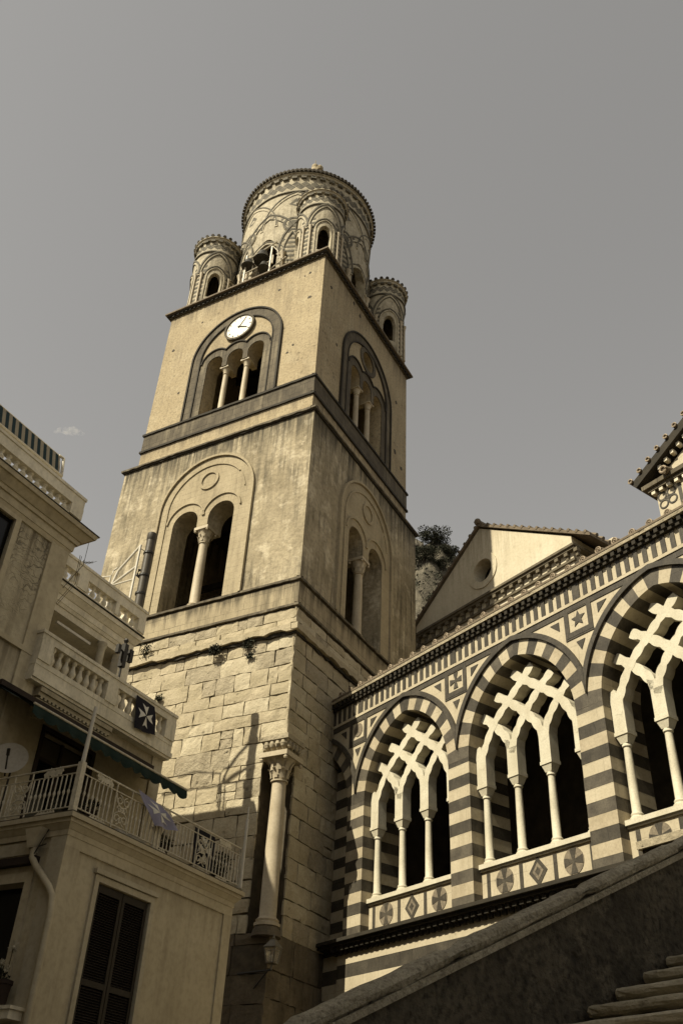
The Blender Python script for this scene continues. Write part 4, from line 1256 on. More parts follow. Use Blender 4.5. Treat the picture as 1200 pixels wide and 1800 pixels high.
balustrade(ta, mR(.98), 0, 16.75, 16.86, 17.2, 17.62, [(-19.2, -18.8), (-15.0, -14.6), (-10.82, -10.35)], (-30, -10.35), .1, 'stucco_pale', .255)
for u0, u1 in ((-13.25, -12.1), (-16.4, -15.2)):
    m = MB(fa); m.ribbon([(u0 - .08, 13.1), (u0 - .08, 15.93), (u1 + .08, 15.93), (u1 + .08, 13.1)], .17, -.06, .02); fr2 = m.build('window_frame', 'house_plaster', ta)
    m = MB(fa); m.box(u0, u1, .1, .13, 13.2, 15.85); m.build('pane', 'window_dark', fr2)
    m = MB(fa); m.box((u0 + u1) / 2 - .02, (u0 + u1) / 2 + .02, .07, .1, 13.2, 15.85); m.build('glazing_bar', 'iron_dark', fr2)
# striped awning on its roof
aw = thing('striped_awning', 'dark green and cream striped awning screen on the roof terrace of the tall house', 'awning', FT, (-1.5, -12, 16.8))
s0 = -18.0; st_ = MB(); cr = MB(); k = 0
while s0 < -11.08:
    w = .125
    mm = st_ if k % 2 == 0 else cr
    b0_, b1_ = s0, min(s0 + w, -11.06)
    mm.hexa([(-1.4, b0_, 18.22), (-1.4, b1_, 18.22), (-1.42, b1_, 18.22), (-1.42, b0_, 18.22), (-1.6, b0_, 19.0), (-1.6, b1_, 19.0), (-1.62, b1_, 19.0), (-1.62, b0_, 19.0)])
    if b0_ < -12.2:
        mm.hexa([(-1.62, b0_, 17.98), (-1.62, b1_, 17.98), (-1.64, b1_, 17.98), (-1.64, b0_, 17.98), (-1.42, b0_, 18.16), (-1.42, b1_, 18.16), (-1.44, b1_, 18.16), (-1.44, b0_, 18.16)])
    s0 += w; k += 1
st_.build('dark_stripes', 'fabric_navy', aw); cr.build('cream_stripes', 'fabric_cream', aw)
m = MB(); m.tube([(-1.37, -18, 18.2), (-1.37, -10.98, 18.2)], .05, 8); m.tube([(-1.37, -11.0, 18.2), (-1.58, -10.93, 19.0)], .045, 8); m.tube([(-1.58, -10.93, 19.0), (-1.6, -11.1, 19.0)], .04, 6)
m.tube([(-1.62, -11.0, 18.85), (-1.42, -11.06, 18.2)], .02, 6)
for b_ in (-11.9, -15): m.tube([(-1.6, b_, 16.8), (-1.6, b_, 18.9)], .03, 6)
m.tube([(-1.62, -18, 19.0), (-1.62, -11, 19.0)], .03, 6)
m.build('frame', 'iron_white', aw)

# ---- terraced house with two balustrades
tb = thing('terraced_house', 'cream terraced house with white balustraded balcony, loggia and roof terrace beside the bell tower', 'house', FT, (-5, -7, 0))
fb = mR(1.3)
m = MB(fb); m.plate([(-10.1, 0), (-4.7, 0), (-4.7, 12.0), (-10.1, 12.0)], 0, .45, [[(-9.3, 8.0), (-7.5, 8.0), (-7.5, 11.02), (-9.3, 11.02)]])
m.box(-10.1, -4.7, 7.5, 8, 0, 12); m.box(-5.15, -4.71, .45, 7.5, 0, 12); m.box(-10.1, -9.8, .45, 7.5, 0, 12)
m.build('lower_wall', 'house_plaster', tb)
m = MB(fb); m.box(-5.1, -4.64, -.05, .3, 0, 11.95); m.build('corner_pilaster', 'pilaster_pale', tb)
m = MB(); m.box(-8.5, -.98, -10.43, -4.6, 12.0, 12.14); m.box(-8.5, -1.03, -10.43, -4.64, 11.93, 12.0); m.box(-8.5, -1.02, -10.42, -4.63, 12.14, 12.36); m.build('balcony_slab', 'stucco_pale', tb)
m = MB(fb)
for z0, z1, p in ((11.4, 11.5, .1), (11.5, 11.62, .16), (11.68, 11.78, .2), (11.78, 11.9, .26)): m.box(-10.0, -7.2, -p, .02, z0, z1)
m.build('door_cornice', 'house_plaster', tb)
for k in range(18):
    m = MB(fb); m.box(-9.9 + k * .148, -9.9 + k * .148 + .075, -.2, 0, 11.622, 11.678); m.build('dentil', 'house_plaster', tb)
balustrade(tb, mR(1.14), 0, 12.36, 12.5, 13.05, 13.33, [(-10.43, -9.98), (-7.79, -7.35), (-5.09, -4.63)], (-10.43, -4.63), .105, 'stucco_pale', .272)
# door under the awning
m = MB(fb); m.ribbon([(-9.36, 8.0), (-9.36, 11.08), (-7.44, 11.08), (-7.44, 8.0)], .12, -.03, .1); dr = m.build('terrace_door', 'wood_dark', tb)
m = MB(fb); m.box(-9.3, -7.5, .3, .33, 8, 11.02); m.build('opening', 'window_dark', dr)
m = MB(fb); m.box(-9.2, -8.45, .22, .25, 10.45, 10.95); m.box(-8.35, -7.6, .22, .25, 10.45, 10.95); m.build('transom_pane', 'transom_glass', dr)
m = MB(fb); m.box(-9.3, -7.5, .18, .26, 10.36, 10.44); m.box(-8.44, -8.36, .18, .26, 8, 11.0); m.build('door_frame', 'wood_dark', dr)
# loggia storey
fu = mR(3.3)
m = MB(fu)
m.box(-10.1, -4.7, 2.3, 2.6, 12.3, 15.75); m.box(-4.98, -4.7, .35, 2.3, 12.3, 15.75)
m.box(-5.2, -4.68, 0, .34, 12.3, 15.75)
m.box(-10.1, -4.7, 6, 6.4, 12.3, 15.75); m.build('loggia_wall', 'stucco_pale', tb)
m = MB(); m.lathe([(.16, 12.36), (.15, 12.6), (.13, 15.5), (.17, 15.6), (.17, 15.72)], -3.45, -5.95, 14); m.build('loggia_column', 'pilaster_pale', tb, smooth=True)
m = MB(fu); m.box(-8.3, -7.2, 2.25, 2.29, 12.4, 14.6); m.build('loggia_door', 'window_dark', tb)
m = MB(fu); m.ribbon([(-8.38, 12.4), (-8.38, 14.68), (-7.12, 14.68), (-7.12, 12.4)], .16, 2.22, 2.3); m.build('door_surround', 'pilaster_pale', tb)
m = MB()
for z0, z1, p0, p1 in ((15.75, 15.95, .0, .02), (15.95, 16.05, .06, .1), (16.05, 16.25, .12, .14), (16.25, 16.42, .17, .3), (16.42, 16.56, .33, .35)):
    lo = [(-3.45 + p0, -10.12), (-3.45 + p0, -4.72 + p0 * .6), (-9.6, -4.72 + p0 * .6), (-9.6, -10.12)]
    hi = [(-3.45 + p1, -10.12), (-3.45 + p1, -4.72 + p1 * .6), (-9.6, -4.72 + p1 * .6), (-9.6, -10.12)]
    m.hexa([(x, y, z0) for x, y in lo] + [(x, y, z1) for x, y in hi])
m.build('loggia_cornice', 'stucco_pale', tb)
m = MB(); m.box(-9.6, -3.06, -10.12, -4.48, 16.562, 16.6); m.build('cornice_edge', 'dark_edge', tb)
balustrade(tb, mR(3.2), 0, 16.6, 16.66, 17.1, 17.52, [(-10.1, -9.7), (-7.92, -7.5), (-6.12, -5.95), (-4.95, -4.6)], (-10.1, -4.6), .1, 'stucco_pale', .265)
m = MB(); m.box(-9.6, -3.1, -4.92, -4.62, 16.6, 17.45); m.build('end_parapet', 'stucco_pale', tb)
m = MB(fu); m.box(-8.1, -6.6, -.02, .05, 15.3, 15.38); m.build('tube_light', 'white_paint', tb)

# ---- corner house with the railed terrace
tc = thing('corner_house', 'lower cream house with dark shuttered window and railed roof terrace in the left foreground', 'house', FT, (-2, -8, 0))
fc = mR(-1.7); fl = mL(-10.7)
m = MB(fc); m.plate([(-10.7, 0), (-4.55, 0), (-4.55, 7.75), (-10.7, 7.75)], 0, .45, [[(-9.54, 4.1), (-7.73, 4.1), (-7.73, 6.95), (-9.54, 6.95)]])
m.fn = fl; m.plate([(-9, 0), (1.25, 0), (1.25, 7.75), (-9, 7.75)], .001, .45, [[(-.75, 4.45), (.82, 4.45), (.82, 6.72), (-.75, 6.72)]])
m.fn = idm; m.box(-9, -1.3, -10.24, -10.2, 0, 7.75); m.box(1.25, 1.695, -10.699, -10.25, 0, 7.75); m.box(-1.2, 1.25, -5.0, -4.56, 0, 7.75)
m.build('wall', 'house_plaster', tc)
m = MB(fc)
m.box(-10.74, -10.3, -.045, .02, 0, 7.6); m.box(-4.85, -4.5, -.045, .02, 0, 7.6); m.box(-10.3, -4.85, -.045, .02, 7.38, 7.6)
m.build('wall_border', 'house_plaster', tc)
m = MB(fl); m.box(1.3, 1.72, -.045, .02, 0, 7.6); m.build('corner_pilaster', 'pilaster_pale', tc)
m = MB(fl); m.box(-9, .95, -.03, .02, 7.3, 7.56); m.box(-9, .9, -.02, .02, 7.6, 7.72); m.build('wall_panel', 'pilaster_pale', tc)
m = MB()
for z0, z1, p0, p1 in ((7.6, 7.72, .06, .07), (7.72, 7.84, .08, .16), (7.84, 7.92, .18, .18), (7.92, 8.02, .24, .24)):
    lo = [(-9, -10.7 - p0), (1.7 + p0, -10.7 - p0), (1.7 + p0, -4.55 + p0), (-9, -4.55 + p0)]
    hi = [(-9, -10.7 - p1), (1.7 + p1, -10.7 - p1), (1.7 + p1, -4.55 + p1), (-9, -4.55 + p1)]
    m.hexa([(x, y, z0) for x, y in lo] + [(x, y, z1) for x, y in hi])
m.build('cornice', 'house_plaster', tc)
m = MB(); m.box(-9, 1.9, -10.9, -4.4, 8.021, 8.06); m.build('terrace_edge', 'mortar', tc)
m = MB(fc); m.ribbon([(-9.6, 4.0), (-9.6, 7.02), (-7.67, 7.02), (-7.67, 4.0)], .13, -.05, .02); m.box(-9.72, -7.55, -.1, .02, 7.1, 7.2); sur = m.build('window_surround', 'pilaster_pale', tc)
# shutters: two leaves, each with frame and slanted louvres
for u0, u1 in ((-9.5, -8.64), (-8.62, -7.77)):
    m = MB(fc); f_ = .085
    m.box(u0, u0 + f_, .02, .08, 4.1, 6.93); m.box(u1 - f_, u1, .02, .08, 4.1, 6.93)
    for z0, z1 in ((4.1, 4.25), (4.98, 5.1), (6.78, 6.93)): m.box(u0 + f_, u1 - f_, .022, .078, z0, z1)
    lf = m.build('shutter', 'shutter_wood', tc)
    m = MB(fc); z = 4.27
    while z < 6.76:
        if not 4.93 < z < 5.1: m.hexa([(u0 + f_, .03, z), (u1 - f_, .03, z), (u1 - f_, .045, z), (u0 + f_, .045, z), (u0 + f_, .075, z + .045), (u1 - f_, .075, z + .045), (u1 - f_, .09, z + .045), (u0 + f_, .09, z + .045)])
        z += .05
    m.build('louvres', 'shutter_wood', lf)
m = MB(fc); m.box(-9.54, -7.73, .16, .2, 4.1, 6.95); m.build('window_back', 'window_dark', tc)
# window of the other face, roller box, sill
m = MB(fl); m.ribbon([(-.83, 4.45), (-.83, 6.82), (.92, 6.82), (.92, 4.45)], .2, -.05, .02); wf = m.build('window_frame', 'house_plaster', tc)
m = MB(fl); m.box(-.75, .82, .3, .34, 4.45, 6.72); m.build('pane', 'window_dark', wf)
m = MB(fl); m.box(-9, 1.06, -.16, .02, 7.06, 7.22); m.build('roller_box', 'wood_dark', tc)
m = MB(fl); m.box(-3, 1.6, -.4, .02, 4.12, 4.28); m.box(-3, 1.65, -.44, .02, 4.28, 4.34); m.build('balcony_ledge', 'stucco_pale', tc)
# rain pipe with its hopper
m = MB(); y = -10.84
m.hexa([(.86, y - .1, 7.36), (1.0, y - .1, 7.36), (1.0, y + .08, 7.36), (.86, y + .08, 7.36), (.72, y - .14, 7.76), (1.2, y - .14, 7.76), (1.2, y + .1, 7.76), (.72, y + .1, 7.76)])
m.tube([(.95, y, 7.38), (.97, y, 7.18), (1.12, y, 7.0), (1.62, y, 6.55), (1.78, y, 6.35), (1.84, y, 6.0), (1.84, y, 0)], .07, 10)
m.build('rain_pipe', 'house_plaster', tc, smooth=True)
m = MB(); m.tube([(1.25, -10.82, 7.74), (1.16, -10.84, 7.55), (1.0, -10.86, 7.2)], .014, 5); m.tube([(.98, -10.8, 7.4), (1.25, -10.8, 7.44)], .012, 5); m.build('cable', 'iron_dark', tc)

# ---- ironwork round the terrace
rl = thing('terrace_railing', 'white wrought iron railing with scroll panels round the corner house terrace', 'railing', FT, (1.8, -10.8, 8.06))
cnr = (1.8, -10.82)
def bar_part(x, y, first=[None]):
    if first[0] is None:
        m = MB(); m.tube([(x, y, 8.17), (x, y, 8.9)], .0155, 6)
        m.lathe([(.015, 8.46), (.03, 8.5), (.03, 8.54), (.015, 8.58)], x, y, 6)
        first[0] = (m.build('bar', 'iron_white', rl, smooth=True), x, y)
    else: dup(first[0][0], (x - first[0][1], y - first[0][2], 0))
def scroll_panel(x, y, along):
    """one cast panel of scrolls; along = unit direction in plan"""
    fn = lambda u, d, w: (x + along[0] * u - along[1] * d, y + along[1] * u + along[0] * d, w)
    m = MB(fn)
    for u in (-.27, .27): m.box(u - .012, u + .012, -.012, .012, 8.02, 9.1)
    def sp(cx, cz, r, a0, turns, sg):
        return [(cx + r * (1 - .75 * q / 22) * math.cos(a0 + sg * 2 * PI * turns * q / 22), cz + r * (1 - .75 * q / 22) * math.sin(a0 + sg * 2 * PI * turns * q / 22)) for q in range(23)]
    for sg in (1, -1):
        m.ribbon(sp(sg * .12, 8.76, .11, PI / 2, 1.3, sg), .02, -.01, .01)
        m.ribbon(sp(sg * .13, 8.34, .12, -PI / 2, 1.3, -sg), .02, -.01, .01)
        m.ribbon(sp(sg * .08, 8.56, .09, 0 if sg > 0 else PI, 1.2, sg), .018, -.009, .009)
        m.ribbon([(sg * .24, 8.2), (sg * .2, 8.45), (0, 8.56), (-sg * .2, 8.7), (-sg * .24, 8.88)], .018, -.008, .008)
    m.ribbon(circ(0, 8.34, .06, 12), .02, -.008, .008, True); m.ribbon(circ(0, 8.56, .05, 10), .03, -.012, .012, True)
    m.build('scroll_panel', 'iron_white', rl)
bend = (1.8, -4.45); lft = (-4.2, -10.82)
for (x0, y0), (x1, y1), pans in ((cnr, bend, (1.5, 4.66)), (cnr, lft, (1.68, 4.6))):
    L_ = math.hypot(x1 - x0, y1 - y0); dx, dy = (x1 - x0) / L_, (y1 - y0) / L_
    for z, r in ((9.1, .022), (8.92, .014), (8.17, .016)):
        m = MB(); m.tube([(x0, y0, z), (x1, y1, z)], r, 6); m.build('rail', 'iron_white', rl)
    q = .1
    while q < L_ - .05:
        if not any(abs(q - p_) < .33 for p_ in pans): bar_part(x0 + dx * q, y0 + dy * q)
        q += .137
    for p_ in pans: scroll_panel(x0 + dx * p_, y0 + dy * p_, (dx, dy))
    for q in (.8, 3.0, 5.6):
        if q < L_ - .3:
            m = MB(lambda u, d, w: (x0 + dx * (q + u) - dy * d, y0 + dy * (q + u) + dx * d, w))
            m.ribbon([(-.26 + .52 * i / 20, 9.01 + .05 * math.sin(i * 1.9)) for i in range(21)], .06, -.01, .01)
            m.build('rail_ornament', 'iron_white', rl)
            m = MB(m.fn); m.ribbon([(-.26 + .52 * i / 20, 8.09 + .04 * math.sin(i * 1.9)) for i in range(21)], .05, -.01, .01)
            m.build('rail_ornament', 'iron_white', rl)
m = MB(); m.box(1.735, 1.865, -10.885, -10.755, 8.03, 9.14); m.build('corner_post', 'iron_white', rl)
for y_ in (-8.06, -7.93): m = MB(); m.box(1.77, 1.83, y_ - .03, y_ + .03, 8.03, 9.12); m.build('post', 'iron_white', rl)
m = MB(); m.box(1.76, 1.84, -4.5, -4.4, 8.03, 9.14); m.build('post', 'iron_white', rl)
m = MB(); m.tube([(1.8, -10.82, 9.14), (1.81, -10.8, 10.45)], [.05, .042], 10); tag(m.build('flagpole', 'white_paint', frame=FT, base=(1.8, -10.82, 9.14), smooth=True), 'thick white flagpole rising from the near corner of the terrace railing', 'flagpole')
m = MB(); m.tube([(1.86, -4.44, 8.1), (1.87, -4.44, 9.9)], [.045, .04], 8); m.tube([(1.87, -4.44, 9.9), (1.87, -4.44, 10.24)], .02, 6); tag(m.build('flagpole', 'white_paint', frame=FT, base=(1.86, -4.44, 8.1), smooth=True), 'thin white pole at the far right end of the terrace railing', 'flagpole')

# ---- flags with the eight pointed cross
def flag(label, C4, wave, m1, m2, cr=.4, thick=.006):
    """cloth between four corners TL TR BR BL (a, b, z), with ripples; cross as a raised patch"""
    t = thing('flag', label, 'flag', FT, C4[0], 'flags with a white eight pointed cross')
    A, B, Cc, D = [Vector(c) for c in C4]
    nrm = (B - A).cross(D - A).normalized()
    def S_(u, v, o):
        p = (A * (1 - u) + B * u) * (1 - v) + (D * (1 - u) + Cc * u) * v
        return tuple(p + nrm * (o + wave * math.sin(u * 9 + v * 3) * (.25 + v) + wave * .5 * math.sin(v * 7 + u * 2)))
    n = 20
    for nm, mt, offs in (('cloth', m1, (0, thick)),):
        m = MB(); P = [S_(i / n, j / n, offs[0]) for j in range(n + 1) for i in range(n + 1)]
        F = [(j * (n + 1) + i, j * (n + 1) + i + 1, (j + 1) * (n + 1) + i + 1, (j + 1) * (n + 1) + i) for j in range(n) for i in range(n)]
        m.add(P, F); m.build(nm, mt, t, smooth=True)
    for side in (-1, 1):
        m = MB()
        for k in range(4):
            a = PI / 2 * k
            tip1, tip2, notch_, ctr = (.40, a - .42), (.40, a + .42), (.29, a), (.035, a)
            q = lambda rr_, an: (.5 + rr_ * math.cos(an), .5 + rr_ * math.sin(an))
            for w1 in (tip1, tip2):
                tri = [q(.03, a + PI * (1 if False else 0)), q(*w1), q(*notch_)]
                base = (.5 + .02 * math.cos(a), .5 + .02 * math.sin(a))
                N_ = 6
                P = []; F = []
                for i in range(N_ + 1):
                    f = i / N_
                    p0 = (base[0] + (q(*w1)[0] - base[0]) * f, base[1] + (q(*w1)[1] - base[1]) * f)
                    p1 = (base[0] + (q(*notch_)[0] - base[0]) * f, base[1] + (q(*notch_)[1] - base[1]) * f)
                    P += [S_(p0[0], p0[1], side * .012), S_(p1[0], p1[1], side * .012)]
                for i in range(N_): F.append((2 * i, 2 * i + 1, 2 * i + 3, 2 * i + 2))
                m.add(P, F)
        m.build('cross', m2, t)
flag('navy flag with white pointed cross hung flat over the white stone balustrade', [(-.93, -6.62, 13.15), (-.93, -5.76, 13.14), (-.9, -5.6, 12.3), (-.9, -6.5, 12.18)], .03, 'flag_navy', 'flag_white')
flag('pale violet flag with white pointed cross drooping slantwise over the iron railing', [(1.9, -9.0, 9.16), (1.97, -8.1, 9.02), (2.06, -7.52, 8.6), (2.02, -8.35, 8.5)], .035, 'flag_violet', 'flag_white')
flag('navy flag with white pointed cross hung behind the bars of the iron railing', [(1.7, -6.45, 9.1), (1.7, -5.55, 9.1), (1.72, -5.5, 8.22), (1.72, -6.4, 8.22)], .02, 'flag_navy', 'flag_white')

# ---- green awning over the terrace door
ga_ = thing('green_awning', 'dark green awning with scalloped valance stretched over the house terrace', 'awning', FT, (-.5, -8, 10.7))
xb, zb, xw, zw, b0, b1 = .2, 10.66, -1.26, 11.45, -11.2, -5.16
m = MB(); n = 40; P = []; F = []
for i in range(n + 1):
    y = b0 + (b1 - b0) * i / n
    sag = .02 * math.sin(i * .9)
    P += [(xw if y > -10.1 or True else xw, y, zw), ((xw + xb) / 2, y, (zw + zb) / 2 - .04 + sag), (xb, y, zb)]
for i in range(n):
    for q in range(2): F.append((3 * i + q, 3 * i + q + 1, 3 * i + q + 4, 3 * i + q + 3))
m.add(P, F); m.build('canopy', 'fabric_green', ga_, smooth=True)
m = MB(); nn = 15; P = []; F = []
pts_top = []; per = 14
for i in range(nn * per + 1):
    y = b0 + (b1 - b0) * i / (nn * per)
    hgt = .2 + .09 * abs(math.sin(PI * i / per))
    wv = .02 * math.sin(i * .31)
    P += [(xb + .03, y, zb), (xb + .04 + wv, y, zb - hgt * .6), (xb + .03 + wv * 1.6, y, zb - hgt)]
for i in range(nn * per):
    for q in range(2): F.append((3 * i + q, 3 * i + q + 1, 3 * i + q + 4, 3 * i + q + 3))
m.add(P, F); m.build('valance', 'fabric_green', ga_)
m = MB(); m.tube([(xb + .03, b0, zb + .02), (xb + .03, b1, zb + .02)], .03, 8); m.tube([(xw, b1 - .3, zw - .3), (xb, b1 - .3, zb)], .025, 6); m.tube([(xw, -9.9, zw - .3), (xb, -9.9, zb)], .025, 6); m.build('front_bar', 'iron_white', ga_)
m = MB(); m.box(xw - .03, xw + .16, b0, b1, zw - .02, zw + .12); m.build('cassette', 'wood_dark', ga_)

# ---- dish, vent pipe, roof frame, aerial, lamp post
ds = thing('satellite_dish', 'round grey satellite dish on a mast at the left end of the terrace', 'satellite dish', FT, (-.95, -10.4, 8.06))
m = MB(); m.tube([(-.95, -10.35, 8.06), (-.95, -10.35, 9.65)], .025, 8); m.build('mast', 'iron_dark', ds)
m = MB(); ctr = Vector((-.93, -10.5, 9.74)); ax = Vector((.62, -.72, .3)).normalized(); ux = ax.orthogonal().normalized(); uy = ax.cross(ux)
P = []; F = []
for j in range(7):
    rr_ = .44 * j / 6
    for k in range(28):
        a = 2 * PI * k / 28; P.append(tuple(ctr + ux * rr_ * math.cos(a) + uy * rr_ * math.sin(a) + ax * (.35 * rr_ * rr_)))
for j in range(6):
    for k in range(28): F.append((j * 28 + k, j * 28 + (k + 1) % 28, (j + 1) * 28 + (k + 1) % 28, (j + 1) * 28 + k))
m.add(P, F); m.build('reflector', 'dish_grey', ds, smooth=True)
m = MB(); m.tube([tuple(ctr - Vector((0, 0, .4))), tuple(ctr + ax * .42 - Vector((0, 0, .12)))], .02, 6); m.tube([tuple(ctr + ax * .36 - Vector((0, 0, .14))), tuple(ctr + ax * .46 - Vector((0, 0, .04)))], .04, 8); m.build('feed_arm', 'iron_dark', ds)

vp = thing('vent_pipe', 'tall dark grey flue pipe strapped beside the roof terrace in front of the tower', 'flue pipe', FT, (-3.4, -4.75, 16.6))
m = MB(); m.tube([(-3.38, -4.75, 16.6), (-3.4, -4.75, 18.5), (-3.42, -4.75, 20.55)], .155, 16); m.lathe([(.155, 20.5), (.17, 20.52), (.17, 20.8), (.15, 20.82), (.12, 20.7)], -3.42, -4.75, 16); m.build('flue', 'pipe_grey', vp, smooth=True)
m = MB()
for z in (18.2, 18.95, 19.9): m.lathe([(.15, z), (.19, z + .01), (.19, z + .08), (.15, z + .09)], -3.41, -4.75, 16)
m.tube([(-3.41, -4.75, 19.2), (-3.62, -4.85, 19.25), (-3.66, -4.85, 19.05), (-3.5, -4.8, 18.9)], .05, 8)
m.tube([(-3.41, -4.75, 19.95), (-3.63, -4.98, 20.1)], .014, 5); m.build('clamps', 'iron_dark', vp)
wfm = MB()
for a, b in (((-3.63, 20.23), (-3.61, 16.65)), ((-3.63, 20.2), (-4.45, 19.35)), ((-3.64, 19.3), (-4.7, 18.75)), ((-4.45, 19.35), (-4.72, 18.5))):
    wfm.tube([(a[0], -5.0, a[1]), (b[0], -5.0, b[1])], .045, 8)
wfm.tube([(-4.7, -5.0, 18.0), (-4.75, -5.0, 19.15), (-4.66, -5.02, 19.4), (-4.45, -5.05, 19.45)], .03, 8)
wfm.tube([(-7.2, -5.0, 18.75), (-3.6, -5.0, 18.78)], .03, 6)
wfm.tube([(-4.75, -5.0, 19.2), (-5.9, -5.0, 19.4), (-6.6, -5.0, 19.3)], .025, 6)
wfm.tube([(-4.62, -5.0, 16.62), (-4.62, -5.0, 18.7)], .04, 8); wfm.tube([(-4.55, -5.2, 16.62), (-4.55, -5.2, 18.9)], .03, 8)
tag(wfm.build('roof_frame', 'white_paint', frame=FT, base=(-4, -5, 16.62), smooth=True), 'white tubular steel frame standing on the roof terrace beside the flue pipe', 'metal frame')
m = MB(); m.tube([(-3.5, -7.5, 16.6), (-3.5, -7.5, 18.0)], .018, 6); m.tube([(-3.5, -7.75, 17.75), (-3.5, -7.1, 18.15)], .014, 6)
for k in range(5): m.tube([(-3.7, -7.7 + k * .14, 17.78 + k * .087), (-3.3, -7.7 + k * .14, 17.78 + k * .087)], .008, 4)
m.tube([(-3.5, -7.5, 17.55), (-3.42, -7.3, 17.6)], .014, 5)
tag(m.build('tv_aerial', 'iron_dark', frame=FT, base=(-3.5, -7.5, 16.6)), 'thin television aerial above the roof terrace balustrade', 'aerial')
m = MB()
m.tube([(-1.62, -6.78, 12.4), (-1.62, -6.78, 14.95)], .035, 8); m.box(-1.7, -1.54, -6.86, -6.7, 14.1, 14.85); m.tube([(-1.62, -7.05, 14.6), (-1.62, -6.5, 14.62)], .03, 6)
m.box(-1.68, -1.56, -7.1, -6.98, 14.45, 14.72); m.box(-1.68, -1.56, -6.56, -6.42, 14.4, 14.8); m.ball((-1.62, -6.78, 14.98), .08, 8)
tag(m.build('terrace_lamp', 'iron_dark', frame=FT, base=(-1.62, -6.78, 12.4)), 'dark iron lamp standard standing behind the white balcony balustrade', 'lamp')
m = MB()
for y0 in (-9.9, -9.84): m.tube([(-1.0, y0, 16.0), (-1.25, y0 + .25, 15.3), (-1.6, y0 + .1, 14.6)], .008, 4)
m.tube([(-.95, -9.75, 16.5), (-1.0, -9.7, 15.8), (-1.35, -9.9, 15.0)], .01, 4)
tag(m.build('hanging_cable', 'iron_dark', frame=FT, base=(-1, -9.9, 16)), 'thin dark cables hanging loose from the corner of the roof cornice', 'cable')
m = MB(); m.box(1.0, 1.3, -8.75, -7.75, 8.32, 8.4); m.box(1.02, 1.28, -8.7, -8.62, 8.06, 8.32); m.box(1.02, 1.28, -7.88, -7.8, 8.06, 8.32)
tag(m.build('bench', 'white_paint', frame=FT, base=(1.1, -8.2, 8.06)), 'low white bench behind the terrace railing under the violet flag', 'bench')

# ---- plants
def leaves(m, c, rad, n, size, sq=(1, 1, 1), mis=(0, 1)):
    for _ in range(n):
        while True:
            p = Vector((random.uniform(-1, 1), random.uniform(-1, 1), random.uniform(-1, 1)))
            if .25 < p.length < 1: break
        m.leaf((c[0] + p.x * rad * sq[0], c[1] + p.y * rad * sq[1], c[2] + p.z * rad * sq[2]), size * random.uniform(.6, 1.3), random.choice(mis))
def potted(label, x, y, z, h, rad, n, flowers=0, cat='potted plant', pot=True):
    t = thing('potted_plant', label, cat, FT, (x, y, z))
    if pot:
        m = MB(); m.lathe([(.1, z), (.15, z + .24), (.17, z + .25), (.17, z + .3), (.13, z + .3), (.12, z + .2)], x, y, 14); m.build('pot', 'terracotta', t, smooth=True)
    m = MB(); leaves(m, (x, y, z + .3 + h * .4), rad, n, .05, (1, 1, h / rad * .55)); 
    for k in range(5): m.tube([(x, y, z + .2), (x + random.uniform(-rad, rad) * .5, y + random.uniform(-rad, rad) * .5, z + .3 + h * .7)], .008, 4)
    m.build('foliage', ['leaf_dark', 'leaf_mid'], t, recalc=False)
    return t
potted('dark bushy plant in a pot at the right end of the terrace railing', 1.45, -4.95, 8.06, .6, .34, 500)
potted('leafy plant in a pot near the middle of the terrace railing', 1.5, -7.35, 8.06, .35, .26, 220)
potted('small plant in a pot just right of the railing corner post', 1.5, -10.0, 8.06, .3, .22, 200)
potted('tall plant in a pot beside the terrace door', -.6, -9.0, 8.06, .9, .3, 400)
potted('leafy plant on the loggia floor next to the tall house', -2.6, -9.2, 12.36, 1.2, .4, 420)
fp = potted('brown flower pot with pale daisies on the balcony ledge, lower left corner', 1.12, -10.98, 4.34, .35, .13, 60)
m = MB(); m.lathe([(.15, 4.345), (.19, 4.72), (.21, 4.73), (.21, 4.8), (.17, 4.8)], 1.12, -10.98, 16); m.build('outer_pot', 'terracotta', fp, smooth=True)
m = MB()
for fx, fz in ((1.25, 5.38), (1.02, 5.08), (1.2, 5.02)): m.tube([(1.12, -10.98, 4.78), ((1.12 + fx) / 2 + .03, -11.0, (4.78 + fz) / 2), (fx, -11.02, fz)], .008, 5)
m.build('stems', 'leaf_mid', fp)
def daisy(x, y, z, r):
    m = MB(); ax_ = Vector((.3, -.6, -.2)).normalized(); a_ = ax_.orthogonal().normalized(); b_ = ax_.cross(a_)
    c_ = Vector((x, y, z))
    for k in range(16):
        t = 2 * PI * k / 16 + random.uniform(-.1, .1); d_ = a_ * math.cos(t) + b_ * math.sin(t); e_ = a_ * -math.sin(t) + b_ * math.cos(t)
        L_ = r * random.uniform(.8, 1.1); dr_ = ax_ * random.uniform(-.03, .03)
        m.add([tuple(c_ + d_ * .015), tuple(c_ + d_ * L_ * .6 + e_ * r * .16 + dr_), tuple(c_ + d_ * L_ + dr_ * 1.5), tuple(c_ + d_ * L_ * .6 - e_ * r * .16 + dr_)], [(0, 1, 2, 3)])
    m.ball((x, y, z), r * .28, 8)
    return m
for x, z, r in ((1.25, 5.38, .13), (1.02, 5.1, .1), (1.22, 5.0, .08)):
    daisy(x, -11.02, z, r).build('flower', 'petal', fp, recalc=False)
fp2 = thing('potted_plant', 'pale daisy standing before the dark window, at the left edge', 'potted plant', FT, (.6, -11.0, 4.34))
m = MB(); m.lathe([(.1, 4.34), (.15, 4.6), (.16, 4.64), (.12, 4.64)], .55, -11.0, 14); m.build('pot', 'terracotta', fp2, smooth=True)
m = MB(); m.tube([(.55, -11, 4.6), (.56, -11.02, 5.2), (.62, -11.02, 5.66)], .009, 5); m.build('stems', 'leaf_mid', fp2)
daisy(.62, -11.03, 5.68, .14).build('flower', 'petal', fp2, recalc=False)

